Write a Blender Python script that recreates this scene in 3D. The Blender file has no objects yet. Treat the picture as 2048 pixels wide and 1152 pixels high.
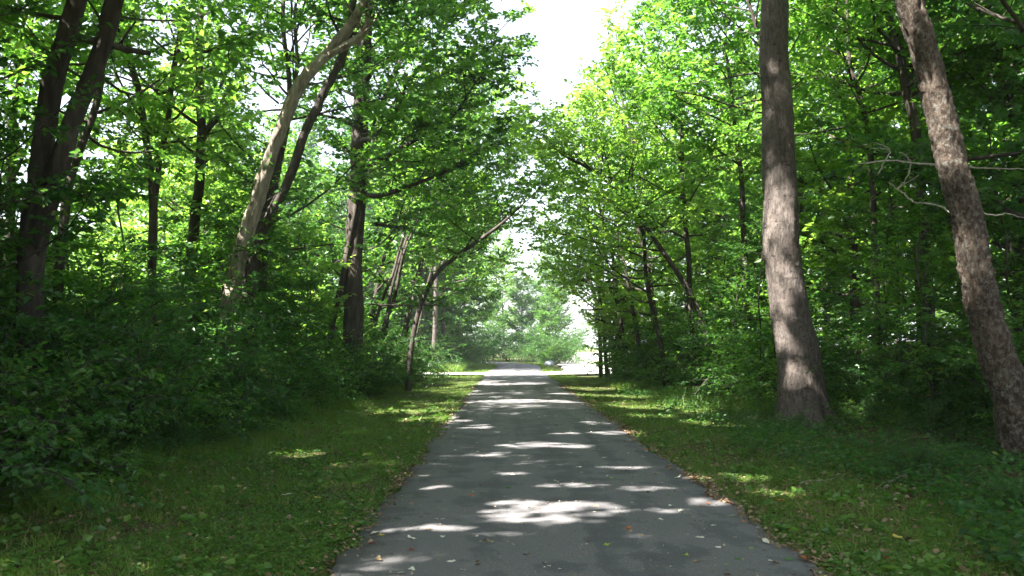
import bpy, math, random
import numpy as np
from mathutils import Vector

# ------------------------------------------------------------------ camera, sky, sun, exposure
scene = bpy.context.scene
COL = scene.collection
R = math.radians
CAM_H = 1.4
FPX = 1774.0                      # focal length in pixels of the 2048 px wide photograph
PITCH = math.atan((694 - 576) / FPX)
YAW = math.atan(10 / FPX)
cam_d = bpy.data.cameras.new('camera')
cam_d.sensor_width = 36.0
cam_d.lens = 36.0 * FPX / 2048.0
cam_d.clip_start = 0.05
cam_d.clip_end = 3000
cam = bpy.data.objects.new('camera', cam_d)
COL.objects.link(cam)
cam.location = (0, 0, CAM_H)
cam.rotation_euler = (math.pi / 2 + PITCH, 0, -YAW)
scene.camera = cam

SUN_EL = R(53)
SUN_BACK = R(38)                  # the sun stands to the left and somewhat behind
S = np.array([-math.cos(SUN_BACK) * math.cos(SUN_EL), -math.sin(SUN_BACK) * math.cos(SUN_EL), math.sin(SUN_EL)])
world = bpy.data.worlds.new('World')
scene.world = world
world.use_nodes = True
wn = world.node_tree
sky = wn.nodes.new('ShaderNodeTexSky')
sky.sky_type = 'NISHITA'
sky.sun_disc = False
sky.sun_elevation = SUN_EL
sky.sun_rotation = math.atan2(S[0], S[1])
sky.air_density = 1.0
sky.dust_density = 1.5
sky.ozone_density = 1.0
hsv = wn.nodes.new('ShaderNodeHueSaturation')
hsv.inputs['Saturation'].default_value = 0.5
wn.links.new(sky.outputs[0], hsv.inputs['Color'])
bg = wn.nodes['Background']
wn.links.new(hsv.outputs[0], bg.inputs['Color'])
bg.inputs['Strength'].default_value = 0.065
sun_d = bpy.data.lights.new('sun', 'SUN')
sun_d.energy = 5.0
sun_d.angle = R(0.53)
sun_d.color = (1.0, 0.95, 0.88)
sun = bpy.data.objects.new('sun', sun_d)
COL.objects.link(sun)
sun.rotation_euler = Vector(S).to_track_quat('Z', 'Y').to_euler()
sun.location = (0, 0, 30)
scene.view_settings.view_transform = 'Standard'
scene.view_settings.look = 'None'
scene.view_settings.gamma = 1.0
scene.view_settings.exposure = 3.0
scene.cycles.adaptive_threshold = 0.02
scene.cycles.max_bounces = 6
scene.cycles.diffuse_bounces = 4
scene.cycles.transmission_bounces = 4
scene.cycles.glossy_bounces = 2
scene.cycles.sample_clamp_indirect = 6.0

RNG = np.random.default_rng(11)
random.seed(5)

# ------------------------------------------------------------------ helpers
CF = np.array([math.sin(YAW) * math.cos(PITCH), math.cos(YAW) * math.cos(PITCH), math.sin(PITCH)])
CR = np.array([math.cos(YAW), -math.sin(YAW), 0.0])
CU = np.cross(CR, CF)
CAM = np.array([0, 0, CAM_H])


def at(px, py, dist):
    """world point seen at a photograph pixel, `dist` metres down the path"""
    d = CF + CR * (px - 1024) / FPX + CU * (576 - py) / FPX
    return CAM + d * (dist / d[1])


def ground_at(px, py):
    d = CF + CR * (px - 1024) / FPX + CU * (576 - py) / FPX
    return CAM + d * (-CAM_H / d[2])


def sstep(a, b, x):
    t = np.clip((x - a) / (b - a), 0, 1)
    return t * t * (3 - 2 * t)


PATH_L, PATH_R = -1.07, 1.94


def path_shift(y):
    """sideways offset of the path: straight, then it bends away to the left"""
    y = np.asarray(y, float)
    return 0.35 * sstep(48, 62, y) - 0.012 * np.clip(y - 66, 0, None) ** 2


def H(x, y):
    """height of the ground"""
    x = np.asarray(x, float)
    y = np.asarray(y, float)
    far = 1 - sstep(38, 46, y)
    h = 0.16 * np.clip(x - 6.6, 0, 14) * (0.15 + 0.85 * far) * sstep(6.6, 8.5, x)
    h = h + 0.03 * np.clip(-5.5 - x, 0, 10) * far
    wob = sstep(2.6, 5.0, np.abs(x - 0.43))
    h = h + wob * far * 0.05 * (np.sin(x * 1.3 + y * 0.7) + np.sin(y * 1.1 - x * 0.45 + 1.0))
    return h - 0.04 * sstep(1.6, 2.6, np.abs(x - 0.43 - path_shift(y)))


def new_mesh(name, V, tris=None, quads=None, mats=(), tri_m=None, quad_m=None, attrs=None, smooth=False, quad_smooth=None):
    me = bpy.data.meshes.new(name)
    tris = np.zeros((0, 3), np.int32) if tris is None else np.asarray(tris, np.int32).reshape(-1, 3)
    quads = np.zeros((0, 4), np.int32) if quads is None else np.asarray(quads, np.int32).reshape(-1, 4)
    V = np.asarray(V, np.float32)
    nt, nq = len(tris), len(quads)
    me.vertices.add(len(V))
    me.vertices.foreach_set('co', V.ravel())
    me.loops.add(nt * 3 + nq * 4)
    me.loops.foreach_set('vertex_index', np.concatenate([tris.ravel(), quads.ravel()]).astype(np.int32))
    me.polygons.add(nt + nq)
    st = np.concatenate([np.arange(nt) * 3, nt * 3 + np.arange(nq) * 4]).astype(np.int32)
    me.polygons.foreach_set('loop_start', st)
    if smooth or quad_smooth:
        sm = np.zeros(nt + nq, bool)
        sm[nt:] = True
        if smooth:
            sm[:] = True
        me.polygons.foreach_set('use_smooth', sm)
    else:
        me.polygons.foreach_set('use_smooth', np.zeros(nt + nq, bool))
    for m in mats:
        me.materials.append(m)
    if tri_m is not None or quad_m is not None:
        mi = np.zeros(nt + nq, np.int32)
        if tri_m is not None:
            mi[:nt] = tri_m
        if quad_m is not None:
            mi[nt:] = quad_m
        me.polygons.foreach_set('material_index', mi)
    me.update(calc_edges=True)
    for k, a in (attrs or {}).items():
        at_ = me.attributes.new(k, 'FLOAT', 'POINT')
        at_.data.foreach_set('value', np.asarray(a, np.float32))
    return me


def obj(name, me, parent=None, loc=(0, 0, 0)):
    o = bpy.data.objects.new(name, me)
    COL.objects.link(o)
    o.location = loc
    if parent is not None:
        o.parent = parent
    return o


def tag(o, label=None, cat=None, group=None, kind=None):
    if label: o['label'] = label
    if cat: o['category'] = cat
    if group: o['group'] = group
    if kind: o['kind'] = kind
    return o


def empty(name, loc, rz=0.0):
    o = bpy.data.objects.new(name, None)
    COL.objects.link(o)
    o.location = loc
    o.rotation_euler = (0, 0, rz)
    o.empty_display_size = 0.2
    return o


def copy_thing(root):
    r = root.copy()
    COL.objects.link(r)
    for ch in root.children:
        c = ch.copy()
        COL.objects.link(c)
        c.parent = r
    return r


# ------------------------------------------------------------------ materials
def mat(name):
    m = bpy.data.materials.new(name)
    m.use_nodes = True
    nt = m.node_tree
    for n in list(nt.nodes):
        nt.nodes.remove(n)
    out = nt.nodes.new('ShaderNodeOutputMaterial')
    return m, nt, out


def N(nt, typ, **kw):
    n = nt.nodes.new(typ)
    for k, v in kw.items():
        setattr(n, k, v)
    return n


def ramp(nt, src, stops, interp='LINEAR'):
    r = N(nt, 'ShaderNodeValToRGB')
    r.color_ramp.interpolation = interp
    e = r.color_ramp.elements
    while len(e) < len(stops):
        e.new(0.5)
    for i, (p, c) in enumerate(stops):
        e[i].position = p
        e[i].color = (*c, 1) if len(c) == 3 else c
    nt.links.new(src, r.inputs[0])
    return r.outputs[0]


def noise(nt, scale, detail=4, rough=0.55, vec=None, stretch=None):
    tc = N(nt, 'ShaderNodeTexCoord')
    src = tc.outputs['Object'] if vec is None else vec
    if stretch:
        mp = N(nt, 'ShaderNodeMapping')
        mp.inputs['Scale'].default_value = stretch
        nt.links.new(src, mp.inputs['Vector'])
        src = mp.outputs[0]
    n = N(nt, 'ShaderNodeTexNoise')
    n.inputs['Scale'].default_value = scale
    n.inputs['Detail'].default_value = detail
    n.inputs['Roughness'].default_value = rough
    nt.links.new(src, n.inputs['Vector'])
    return n.outputs[0]


def leaf_mat(name, stops, tstops, tmix=0.42, gloss=0.05, grough=0.4):
    m, nt, out = mat(name)
    a = N(nt, 'ShaderNodeAttribute', attribute_name='rnd')
    c = ramp(nt, a.outputs['Fac'], stops)
    t = ramp(nt, a.outputs['Fac'], tstops)
    d = N(nt, 'ShaderNodeBsdfDiffuse')
    tr = N(nt, 'ShaderNodeBsdfTranslucent')
    nt.links.new(c, d.inputs[0])
    nt.links.new(t, tr.inputs[0])
    mx = N(nt, 'ShaderNodeMixShader')
    mx.inputs[0].default_value = tmix
    nt.links.new(d.outputs[0], mx.inputs[1])
    nt.links.new(tr.outputs[0], mx.inputs[2])
    g = N(nt, 'ShaderNodeBsdfGlossy')
    g.inputs['Roughness'].default_value = grough
    g.inputs['Color'].default_value = (0.9, 0.95, 0.9, 1)
    m2 = N(nt, 'ShaderNodeMixShader')
    m2.inputs[0].default_value = gloss
    nt.links.new(mx.outputs[0], m2.inputs[1])
    nt.links.new(g.outputs[0], m2.inputs[2])
    nt.links.new(m2.outputs[0], out.inputs[0])
    return m


M = {}
M['leaf'] = leaf_mat('leaf_green',
                     [(0, (0.030, 0.085, 0.018)), (0.5, (0.050, 0.125, 0.024)), (0.93, (0.085, 0.165, 0.034)), (1, (0.20, 0.20, 0.04))],
                     [(0, (0.11, 0.31, 0.027)), (0.5, (0.205, 0.465, 0.04)), (1, (0.35, 0.59, 0.07))], 0.50, 0.04)
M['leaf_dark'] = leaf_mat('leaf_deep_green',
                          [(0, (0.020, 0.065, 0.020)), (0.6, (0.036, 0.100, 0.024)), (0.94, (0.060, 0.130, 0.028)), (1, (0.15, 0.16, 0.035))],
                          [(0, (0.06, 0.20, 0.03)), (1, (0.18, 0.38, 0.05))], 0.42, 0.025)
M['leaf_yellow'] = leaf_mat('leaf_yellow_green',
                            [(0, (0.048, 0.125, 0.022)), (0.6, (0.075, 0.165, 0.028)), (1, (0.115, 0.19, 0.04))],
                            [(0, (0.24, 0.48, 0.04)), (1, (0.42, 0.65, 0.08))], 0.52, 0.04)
M['grass'] = leaf_mat('grass_blade',
                      [(0, (0.060, 0.125, 0.018)), (0.5, (0.110, 0.185, 0.026)), (0.82, (0.165, 0.215, 0.036)), (0.9, (0.22, 0.19, 0.08)), (1, (0.30, 0.24, 0.12))],
                      [(0, (0.12, 0.30, 0.02)), (0.85, (0.28, 0.45, 0.04)), (1, (0.30, 0.26, 0.08))], 0.38, 0.03)
M['clover'] = leaf_mat('clover_leaf',
                       [(0, (0.042, 0.110, 0.022)), (0.6, (0.080, 0.165, 0.028)), (1, (0.130, 0.205, 0.034))],
                       [(0, (0.08, 0.24, 0.03)), (1, (0.20, 0.40, 0.04))], 0.38, 0.03)
M['litter'] = leaf_mat('dry_leaf_litter',
                       [(0, (0.06, 0.035, 0.02)), (0.4, (0.14, 0.08, 0.045)), (0.75, (0.26, 0.18, 0.11)), (1, (0.40, 0.32, 0.22))],
                       [(0, (0.10, 0.05, 0.02)), (1, (0.3, 0.2, 0.1))], 0.15, 0.03)


def bark(name, dark, mid, light, scale=6.0, stretch=(1, 1, 0.22), bump=0.5, patch=None, lent=None):
    m, nt, out = mat(name)
    b = N(nt, 'ShaderNodeBsdfPrincipled')
    b.inputs['Roughness'].default_value = 0.9
    b.inputs['Specular IOR Level'].default_value = 0.2
    n1 = noise(nt, scale, 6, 0.65, stretch=stretch)
    n2 = noise(nt, 1.3, 3, 0.5)
    mx = N(nt, 'ShaderNodeMath', operation='MULTIPLY_ADD')
    mx.inputs[1].default_value = 0.7
    nt.links.new(n1, mx.inputs[0])
    m2 = N(nt, 'ShaderNodeMath', operation='MULTIPLY')
    m2.inputs[1].default_value = 0.3
    nt.links.new(n2, m2.inputs[0])
    nt.links.new(m2.outputs[0], mx.inputs[2])
    col = ramp(nt, mx.outputs[0], [(0.34, dark), (0.5, mid), (0.66, light)])
    if patch:
        pv = noise(nt, patch[1], 5, 0.7)
        pf = ramp(nt, pv, [(0.52, (0, 0, 0)), (0.60, (1, 1, 1))])
        mc = N(nt, 'ShaderNodeMix', data_type='RGBA')
        nt.links.new(pf, mc.inputs['Factor'])
        nt.links.new(col, mc.inputs['A'])
        mc.inputs['B'].default_value = (*patch[0], 1)
        col = mc.outputs['Result']
    if lent:
        lv = noise(nt, lent[1], 3, 0.6, stretch=(1, 1, 3.5))
        lf = ramp(nt, lv, [(0.62, (0, 0, 0)), (0.70, (1, 1, 1))])
        mc = N(nt, 'ShaderNodeMix', data_type='RGBA')
        nt.links.new(lf, mc.inputs['Factor'])
        nt.links.new(col, mc.inputs['A'])
        mc.inputs['B'].default_value = (*lent[0], 1)
        col = mc.outputs['Result']
    nt.links.new(col, b.inputs['Base Color'])
    bp = N(nt, 'ShaderNodeBump')
    bp.inputs['Strength'].default_value = bump
    bp.inputs['Distance'].default_value = 0.03
    nt.links.new(n1, bp.inputs['Height'])
    nt.links.new(bp.outputs[0], b.inputs['Normal'])
    nt.links.new(b.outputs[0], out.inputs[0])
    return m


M['bark_grey'] = bark('smooth_grey_bark', (0.038, 0.030, 0.026), (0.090, 0.075, 0.066), (0.165, 0.143, 0.130), 24, (1, 1, 0.28), 1.0, ((0.120, 0.098, 0.086), 5.0), ((0.028, 0.022, 0.019), 6.0))
M['bark_flaky'] = bark('flaky_lichen_bark', (0.012, 0.009, 0.007), (0.050, 0.036, 0.027), (0.135, 0.108, 0.086), 26, (1, 1, 0.45), 1.0, ((0.105, 0.10, 0.085), 19.0))
M['bark_tan'] = bark('tan_furrowed_bark', (0.09, 0.072, 0.055), (0.22, 0.185, 0.145), (0.36, 0.315, 0.26), 10, (1, 1, 0.16), 0.9)
M['bark_dark'] = bark('dark_brown_bark', (0.022, 0.018, 0.015), (0.052, 0.043, 0.036), (0.095, 0.081, 0.069), 10, (1, 1, 0.2), 0.8)
M['dead_wood'] = bark('bare_dead_wood', (0.22, 0.19, 0.16), (0.36, 0.32, 0.28), (0.52, 0.48, 0.42), 14, (1, 1, 0.4), 0.4)


def mat_ground():
    m, nt, out = mat('woodland_ground')
    b = N(nt, 'ShaderNodeBsdfPrincipled')
    b.inputs['Roughness'].default_value = 1.0
    b.inputs['Specular IOR Level'].default_value = 0.1
    tc = N(nt, 'ShaderNodeTexCoord')
    sp = N(nt, 'ShaderNodeSeparateXYZ')
    nt.links.new(tc.outputs['Object'], sp.inputs[0])
    big = noise(nt, 0.9, 4, 0.6)
    fine = noise(nt, 22, 5, 0.7)
    vf = noise(nt, 80, 3, 0.7)
    soil = ramp(nt, fine, [(0.3, (0.045, 0.030, 0.018)), (0.5, (0.10, 0.068, 0.042)), (0.68, (0.19, 0.135, 0.085)), (0.8, (0.30, 0.22, 0.15))])
    turf = ramp(nt, vf, [(0.3, (0.035, 0.055, 0.015)), (0.55, (0.060, 0.095, 0.022)), (0.75, (0.11, 0.115, 0.045))])
    field = ramp(nt, big, [(0.3, (0.10, 0.16, 0.035)), (0.7, (0.16, 0.20, 0.06))])
    # distance from the path axis, wobbled
    ax = N(nt, 'ShaderNodeMath', operation='SUBTRACT')
    ax.inputs[1].default_value = 0.43
    nt.links.new(sp.outputs[0], ax.inputs[0])
    ab = N(nt, 'ShaderNodeMath', operation='ABSOLUTE')
    nt.links.new(ax.outputs[0], ab.inputs[0])
    wob = N(nt, 'ShaderNodeMath', operation='MULTIPLY_ADD')
    wob.inputs[1].default_value = 2.4
    nt.links.new(big, wob.inputs[0])
    nt.links.new(ab.outputs[0], wob.inputs[2])
    d1 = N(nt, 'ShaderNodeMapRange')
    d1.inputs['From Min'].default_value = 5.2
    d1.inputs['From Max'].default_value = 6.4
    nt.links.new(wob.outputs[0], d1.inputs[0])
    pt = ramp(nt, big, [(0.50, (0, 0, 0)), (0.62, (1, 1, 1))])
    mx0 = N(nt, 'ShaderNodeMix', data_type='RGBA')
    nt.links.new(pt, mx0.inputs['Factor'])
    nt.links.new(turf, mx0.inputs['A'])
    nt.links.new(soil, mx0.inputs['B'])
    mx1 = N(nt, 'ShaderNodeMix', data_type='RGBA')
    nt.links.new(d1.outputs[0], mx1.inputs['Factor'])
    nt.links.new(mx0.outputs['Result'], mx1.inputs['A'])
    nt.links.new(soil, mx1.inputs['B'])
    d2 = N(nt, 'ShaderNodeMapRange')
    d2.inputs['From Min'].default_value = 19
    d2.inputs['From Max'].default_value = 23
    nt.links.new(ab.outputs[0], d2.inputs[0])
    mx2 = N(nt, 'ShaderNodeMix', data_type='RGBA')
    nt.links.new(d2.outputs[0], mx2.inputs['Factor'])
    nt.links.new(mx1.outputs['Result'], mx2.inputs['A'])
    nt.links.new(field, mx2.inputs['B'])
    nt.links.new(mx2.outputs['Result'], b.inputs['Base Color'])
    bp = N(nt, 'ShaderNodeBump')
    bp.inputs['Strength'].default_value = 0.8
    bp.inputs['Distance'].default_value = 0.04
    nt.links.new(fine, bp.inputs['Height'])
    nt.links.new(bp.outputs[0], b.inputs['Normal'])
    nt.links.new(b.outputs[0], out.inputs[0])
    return m


def mat_asphalt():
    m, nt, out = mat('worn_asphalt')
    b = N(nt, 'ShaderNodeBsdfPrincipled')
    b.inputs['Roughness'].default_value = 0.85
    b.inputs['Specular IOR Level'].default_value = 0.3
    tc = N(nt, 'ShaderNodeTexCoord')
    agg = noise(nt, 95, 4, 0.85)
    mott = noise(nt, 2.2, 5, 0.6)
    lane = noise(nt, 1.0, 3, 0.5, stretch=(2.2, 0.12, 1))
    c = ramp(nt, agg, [(0.28, (0.060, 0.058, 0.060)), (0.5, (0.102, 0.099, 0.102)), (0.68, (0.185, 0.180, 0.180)), (0.8, (0.28, 0.272, 0.268))])
    f = N(nt, 'ShaderNodeMath', operation='ADD')
    nt.links.new(mott, f.inputs[0])
    nt.links.new(lane, f.inputs[1])
    g = ramp(nt, f.outputs[0], [(0.7, (0.70, 0.70, 0.72)), (0.95, (0.97, 0.97, 0.98)), (1.25, (1.28, 1.26, 1.24))])
    mx = N(nt, 'ShaderNodeMix', data_type='RGBA', blend_type='MULTIPLY')
    mx.inputs['Factor'].default_value = 1
    nt.links.new(c, mx.inputs['A'])
    nt.links.new(g, mx.inputs['B'])
    nt.links.new(mx.outputs['Result'], b.inputs['Base Color'])
    bp = N(nt, 'ShaderNodeBump')
    bp.inputs['Strength'].default_value = 0.5
    bp.inputs['Distance'].default_value = 0.006
    nt.links.new(agg, bp.inputs['Height'])
    nt.links.new(bp.outputs[0], b.inputs['Normal'])
    nt.links.new(b.outputs[0], out.inputs[0])
    return m


def mat_simple(name, stops, scale=20, rough=0.9, bump=0.3):
    m, nt, out = mat(name)
    b = N(nt, 'ShaderNodeBsdfPrincipled')
    b.inputs['Roughness'].default_value = rough
    b.inputs['Specular IOR Level'].default_value = 0.25
    n = noise(nt, scale, 5, 0.65)
    c = ramp(nt, n, stops)
    nt.links.new(c, b.inputs['Base Color'])
    bp = N(nt, 'ShaderNodeBump')
    bp.inputs['Strength'].default_value = bump
    bp.inputs['Distance'].default_value = 0.02
    nt.links.new(n, bp.inputs['Height'])
    nt.links.new(bp.outputs[0], b.inputs['Normal'])
    nt.links.new(b.outputs[0], out.inputs[0])
    return m


M['ground'] = mat_ground()
M['asphalt'] = mat_asphalt()
M['gravel'] = mat_simple('pale_gravel', [(0.3, (0.36, 0.34, 0.31)), (0.55, (0.50, 0.48, 0.45)), (0.8, (0.62, 0.60, 0.57))], 45)
M['stone'] = mat_simple('blue_grey_stone', [(0.3, (0.20, 0.23, 0.26)), (0.7, (0.36, 0.39, 0.43))], 6)

# ------------------------------------------------------------------ ground, path, drive
def axis(segs):
    out = []
    for a, b, st in segs:
        out += list(np.arange(a, b, st))
    out.append(segs[-1][1])
    return np.array(out)


gx = axis([(-900, -100, 80), (-100, -25, 6), (-25, -8, 0.9), (-8, 12, 0.3), (12, 28, 0.9), (28, 100, 6), (100, 900, 80)])
gy = axis([(-60, -8, 4), (-8, 30, 0.35), (30, 80, 0.9), (80, 150, 5), (150, 1500, 90)])
GX, GY = np.meshgrid(gx, gy)
GZ = H(GX, GY)
nx, ny = len(gx), len(gy)
idx = np.arange(nx * ny).reshape(ny, nx)
q = np.stack([idx[:-1, :-1], idx[:-1, 1:], idx[1:, 1:], idx[1:, :-1]], -1).reshape(-1, 4)
gnd = obj('ground', new_mesh('ground', np.stack([GX, GY, GZ], -1).reshape(-1, 3), quads=q, mats=[M['ground']], smooth=True))
tag(gnd, kind='structure')

# asphalt path with a slightly ragged edge and a real lip above the verge
ys = axis([(-8, 30, 0.16), (30, 92, 0.5)])
sh = path_shift(ys)
wv = lambda s: 0.035 * np.sin(ys * 2.3 + s) + 0.028 * np.sin(ys * 5.9 + 2 * s) + 0.03 * np.sin(ys * 0.7 + s) + RNG.normal(0, 0.018, len(ys))
cols = []
eL, eR = PATH_L + sh + wv(0.3), PATH_R + sh + wv(2.1)
zt = 0.03
for k, f in enumerate([0, 0, .15, .35, .5, .65, .85, 1, 1]):
    x = eL + (eR - eL) * f
    crown = 0.02 * (1 - (2 * f - 1) ** 2)
    z = np.full(len(ys), zt) + crown
    if k == 0: x, z = eL - 0.03, np.full(len(ys), -0.06)
    if k == 8: x, z = eR + 0.03, np.full(len(ys), -0.06)
    cols.append(np.stack([x, ys, z], -1))
PV = np.stack(cols, 1)
ii = np.arange(PV.shape[0] * 9).reshape(-1, 9)
q = np.stack([ii[:-1, :-1], ii[:-1, 1:], ii[1:, 1:], ii[1:, :-1]], -1).reshape(-1, 4)
pth = obj('path', new_mesh('path', PV.reshape(-1, 3), quads=q, mats=[M['asphalt']], smooth=True))
tag(pth, kind='structure')

# pale gravel drive crossing the path and running off to the right
def ribbon(name, pts, widths, z, m, sub=24):
    pts = np.array(pts, float)
    t = np.linspace(0, len(pts) - 1, sub * (len(pts) - 1) + 1)
    i = np.clip(t.astype(int), 0, len(pts) - 2)
    f = (t - i)[:, None]
    P0 = pts[np.clip(i - 1, 0, None)]; P1 = pts[i]; P2 = pts[i + 1]; P3 = pts[np.clip(i + 2, None, len(pts) - 1)]
    C = 0.5 * (2 * P1 + (P2 - P0) * f + (2 * P0 - 5 * P1 + 4 * P2 - P3) * f ** 2 + (3 * P1 - P0 - 3 * P2 + P3) * f ** 3)
    w = np.interp(t, np.arange(len(pts)), widths)[:, None]
    T = np.gradient(C, axis=0)
    T /= np.linalg.norm(T, axis=1)[:, None]
    Nn = np.stack([-T[:, 1], T[:, 0]], -1)
    V = []
    for s in (-1, -0.5, 0, 0.5, 1):
        p = C + Nn * w * 0.5 * s * (1 + (0.04 * np.sin(t * 9 + s))[:, None])
        zz = np.maximum(H(p[:, 0], p[:, 1]), 0.02) + z
        V.append(np.concatenate([p, zz[:, None]], 1))
    V = np.stack(V, 1)
    ii = np.arange(len(t) * 5).reshape(-1, 5)
    q = np.stack([ii[:-1, :-1], ii[:-1, 1:], ii[1:, 1:], ii[1:, :-1]], -1).reshape(-1, 4)
    return obj(name, new_mesh(name, V.reshape(-1, 3), quads=q, mats=[m], smooth=True))


drv = ribbon('gravel_drive', [(-30, 41), (-14, 43.5), (-4, 45.2), (2, 45.6), (5.2, 49), (6.4, 58), (8.5, 75), (14, 120), (24, 200)], [3.2, 3.2, 3.2, 3.6, 4.5, 5.5, 8, 16, 30], 0.045, M['gravel'])
tag(drv, kind='structure')

# ------------------------------------------------------------------ foliage builders
def unit(v):
    v = np.asarray(v, float)
    return v / (np.linalg.norm(v, axis=-1, keepdims=True) + 1e-9)


class Plant:
    """collects bark tubes and leaves of one plant"""

    def __init__(self, rng):
        self.rng = rng
        self.tv, self.tq, self.n = [], [], 0
        self.cv, self.cq, self.cn = [], [], 0
        self.tw_p, self.tw_d, self.tw_l = [], [], []

    def tube(self, pts, rad, sides=6, crown=False, rough=0.0, flare=None, plates=None):
        pts = np.asarray(pts, float)
        n = len(pts)
        T = unit(np.gradient(pts, axis=0))
        ref = np.array([1.0, 0, 0]) if abs(T[0][0]) < 0.8 else np.array([0, 1.0, 0])
        A = unit(ref - (T @ ref)[:, None] * T)
        B = np.cross(T, A)
        th = np.linspace(0, 2 * math.pi, sides, endpoint=False)
        rad = np.asarray(rad, float)[:, None] * np.ones((1, sides))
        if rough:
            ph = self.rng.uniform(0, 6.28, 6)
            s = np.cumsum(np.concatenate([[0], np.linalg.norm(np.diff(pts, axis=0), axis=1)]))[:, None] * 5
            rad = rad * (1 + rough * (np.sin(3 * th[None] + ph[0] + s * 0.13) + 0.7 * np.sin(5 * th[None] + ph[1] - s * 0.21) + 0.5 * np.sin(2 * th[None] + s * 0.37 + ph[2])))
            nz = self.rng.normal(0, 1, rad.shape)
            nz = (nz + np.roll(nz, 1, 0) + np.roll(nz, -1, 0) + np.roll(nz, 1, 1) + np.roll(nz, -1, 1)) / 2.2
            rad = rad * (1 + rough * 0.5 * nz)
        if plates:                 # furrows and plates of the bark, in metres
            amp, st = plates
            ds = np.mean(np.linalg.norm(np.diff(pts, axis=0), axis=1))
            dth = 2 * math.pi * np.mean(rad) / sides

            def lat(cell_v, cell_h):
                gh = max(4, int(sides * dth / cell_h)); gv = max(3, int(n * ds / cell_v) + 2)
                g_ = self.rng.normal(0, 1, (gv, gh))
                v = np.linspace(0, gv - 1.001, n); h = np.linspace(0, gh, sides, endpoint=False)
                vi, hi_ = v.astype(int), h.astype(int)
                fv, fh = (v - vi)[:, None], (h - hi_)[None]
                fv, fh = fv * fv * (3 - 2 * fv), fh * fh * (3 - 2 * fh)
                h1 = (hi_ + 1) % gh
                a_ = g_[vi][:, hi_] * (1 - fh) + g_[vi][:, h1] * fh
                b_ = g_[vi + 1][:, hi_] * (1 - fh) + g_[vi + 1][:, h1] * fh
                return a_ * (1 - fv) + b_ * fv
            f1 = lat(0.22 * st, 0.07)
            f2 = lat(0.10 * st, 0.035)
            f3 = lat(0.7, 0.25)
            disp = amp * (0.8 * (1 - np.abs(f1)) + 0.5 * f2 + 0.35 * f3 - 0.4)
            rad = rad + disp
        if flare is not None:      # root flare: extra radius per ring, lobed
            ph = self.rng.uniform(0, 6.28)
            lob = 0.55 + 0.45 * np.cos(5 * th + ph) + 0.25 * np.cos(3 * th - ph)
            rad = rad * (1 + np.asarray(flare)[:, None] * lob[None])
        V = pts[:, None] + rad[..., None] * (np.cos(th)[None, :, None] * A[:, None] + np.sin(th)[None, :, None] * B[:, None])
        V = V.reshape(-1, 3)
        i = np.arange(n * sides).reshape(n, sides)
        j = np.roll(i, -1, 1)
        Q = np.stack([i[:-1], j[:-1], j[1:], i[1:]], -1).reshape(-1, 4)
        if crown:
            self.cv.append(V); self.cq.append(Q + self.cn); self.cn += len(V)
        else:
            self.tv.append(V); self.tq.append(Q + self.n); self.n += len(V)

    def twig(self, P, D, L):
        self.tw_p.append(np.asarray(P)); self.tw_d.append(np.asarray(D)); self.tw_l.append(np.asarray(L))

    def branch_sprays(self, pts, spacing, tl, spread=55, flat=0.5, start=0.25):
        """leafy twigs along a polyline, alternate sides"""
        rng = self.rng
        pts = np.asarray(pts)
        seg = np.linalg.norm(np.diff(pts, axis=0), axis=1)
        cum = np.concatenate([[0], np.cumsum(seg)])
        tot = cum[-1]
        s = np.arange(start * tot, tot, spacing)
        if len(s) == 0: s = np.array([tot * 0.9])
        s = s + rng.uniform(-0.3, 0.3, len(s)) * spacing
        s = np.clip(s, 0, tot * 0.999)
        k = np.clip(np.searchsorted(cum, s, side='right') - 1, 0, len(seg) - 1)
        f = ((s - cum[k]) / (seg[k] + 1e-9))[:, None]
        P = pts[k] * (1 - f) + pts[k + 1] * f
        T = unit(pts[k + 1] - pts[k])
        side = np.cross(T, np.array([0, 0, 1.0]))
        side = unit(side + 1e-6)
        sg = np.where(np.arange(len(s)) % 2 == 0, 1, -1) * 1.0
        a = np.radians(rng.normal(spread, 14, len(s)))
        up = rng.normal(0.05, flat * 0.6, len(s))
        D = unit(T * np.cos(a)[:, None] + side * (sg * np.sin(a))[:, None] + np.array([0, 0, 1.0]) * up[:, None])
        L = tl * rng.uniform(0.6, 1.25, len(s)) * (1 - 0.35 * (s / tot))
        self.twig(P, D, L)
        self.twig(pts[-1][None], unit(pts[-1] - pts[-2])[None], np.array([tl]))

    def limb(self, p0, d0, length, r0, n2, spacing=0.2, tl=0.42, up=0.10, droop=0.0, seg=7, flat=0.5, wig=0.10, sec=0.42, sides=5, bare=0.22, crown=True):
        rng = self.rng
        d = unit(d0)
        p = np.array(p0, float)
        pts = [p.copy()]
        st = length / seg
        for k in range(seg):
            d = unit(d + np.array([0, 0, up - droop * (k / seg)]) + rng.normal(0, wig, 3))
            p = p + d * st
            pts.append(p.copy())
        pts = np.array(pts)
        self.tube(pts, np.linspace(r0, max(0.006, r0 * 0.15), seg + 1), sides, crown=crown)
        self.branch_sprays(pts[seg // 2:], spacing, tl, flat=flat, start=0.1)
        for j in range(n2):
            t = bare + (1 - bare) * (j + rng.uniform(0.1, 0.9)) / n2
            u = t * seg
            i = min(int(u), seg - 1)
            q = pts[i] + (pts[i + 1] - pts[i]) * (u - i)
            T = unit(pts[i + 1] - pts[i])
            side = unit(np.cross(T, [0, 0, 1.0]) + 1e-6)
            sg = 1 if j % 2 == 0 else -1
            a = R(rng.normal(52, 12))
            dd = unit(T * math.cos(a) + side * sg * math.sin(a) + np.array([0, 0, 1]) * rng.normal(0.08, flat * 0.7))
            L2 = length * sec * (1.15 - 0.65 * t) * rng.uniform(0.7, 1.25)
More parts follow.
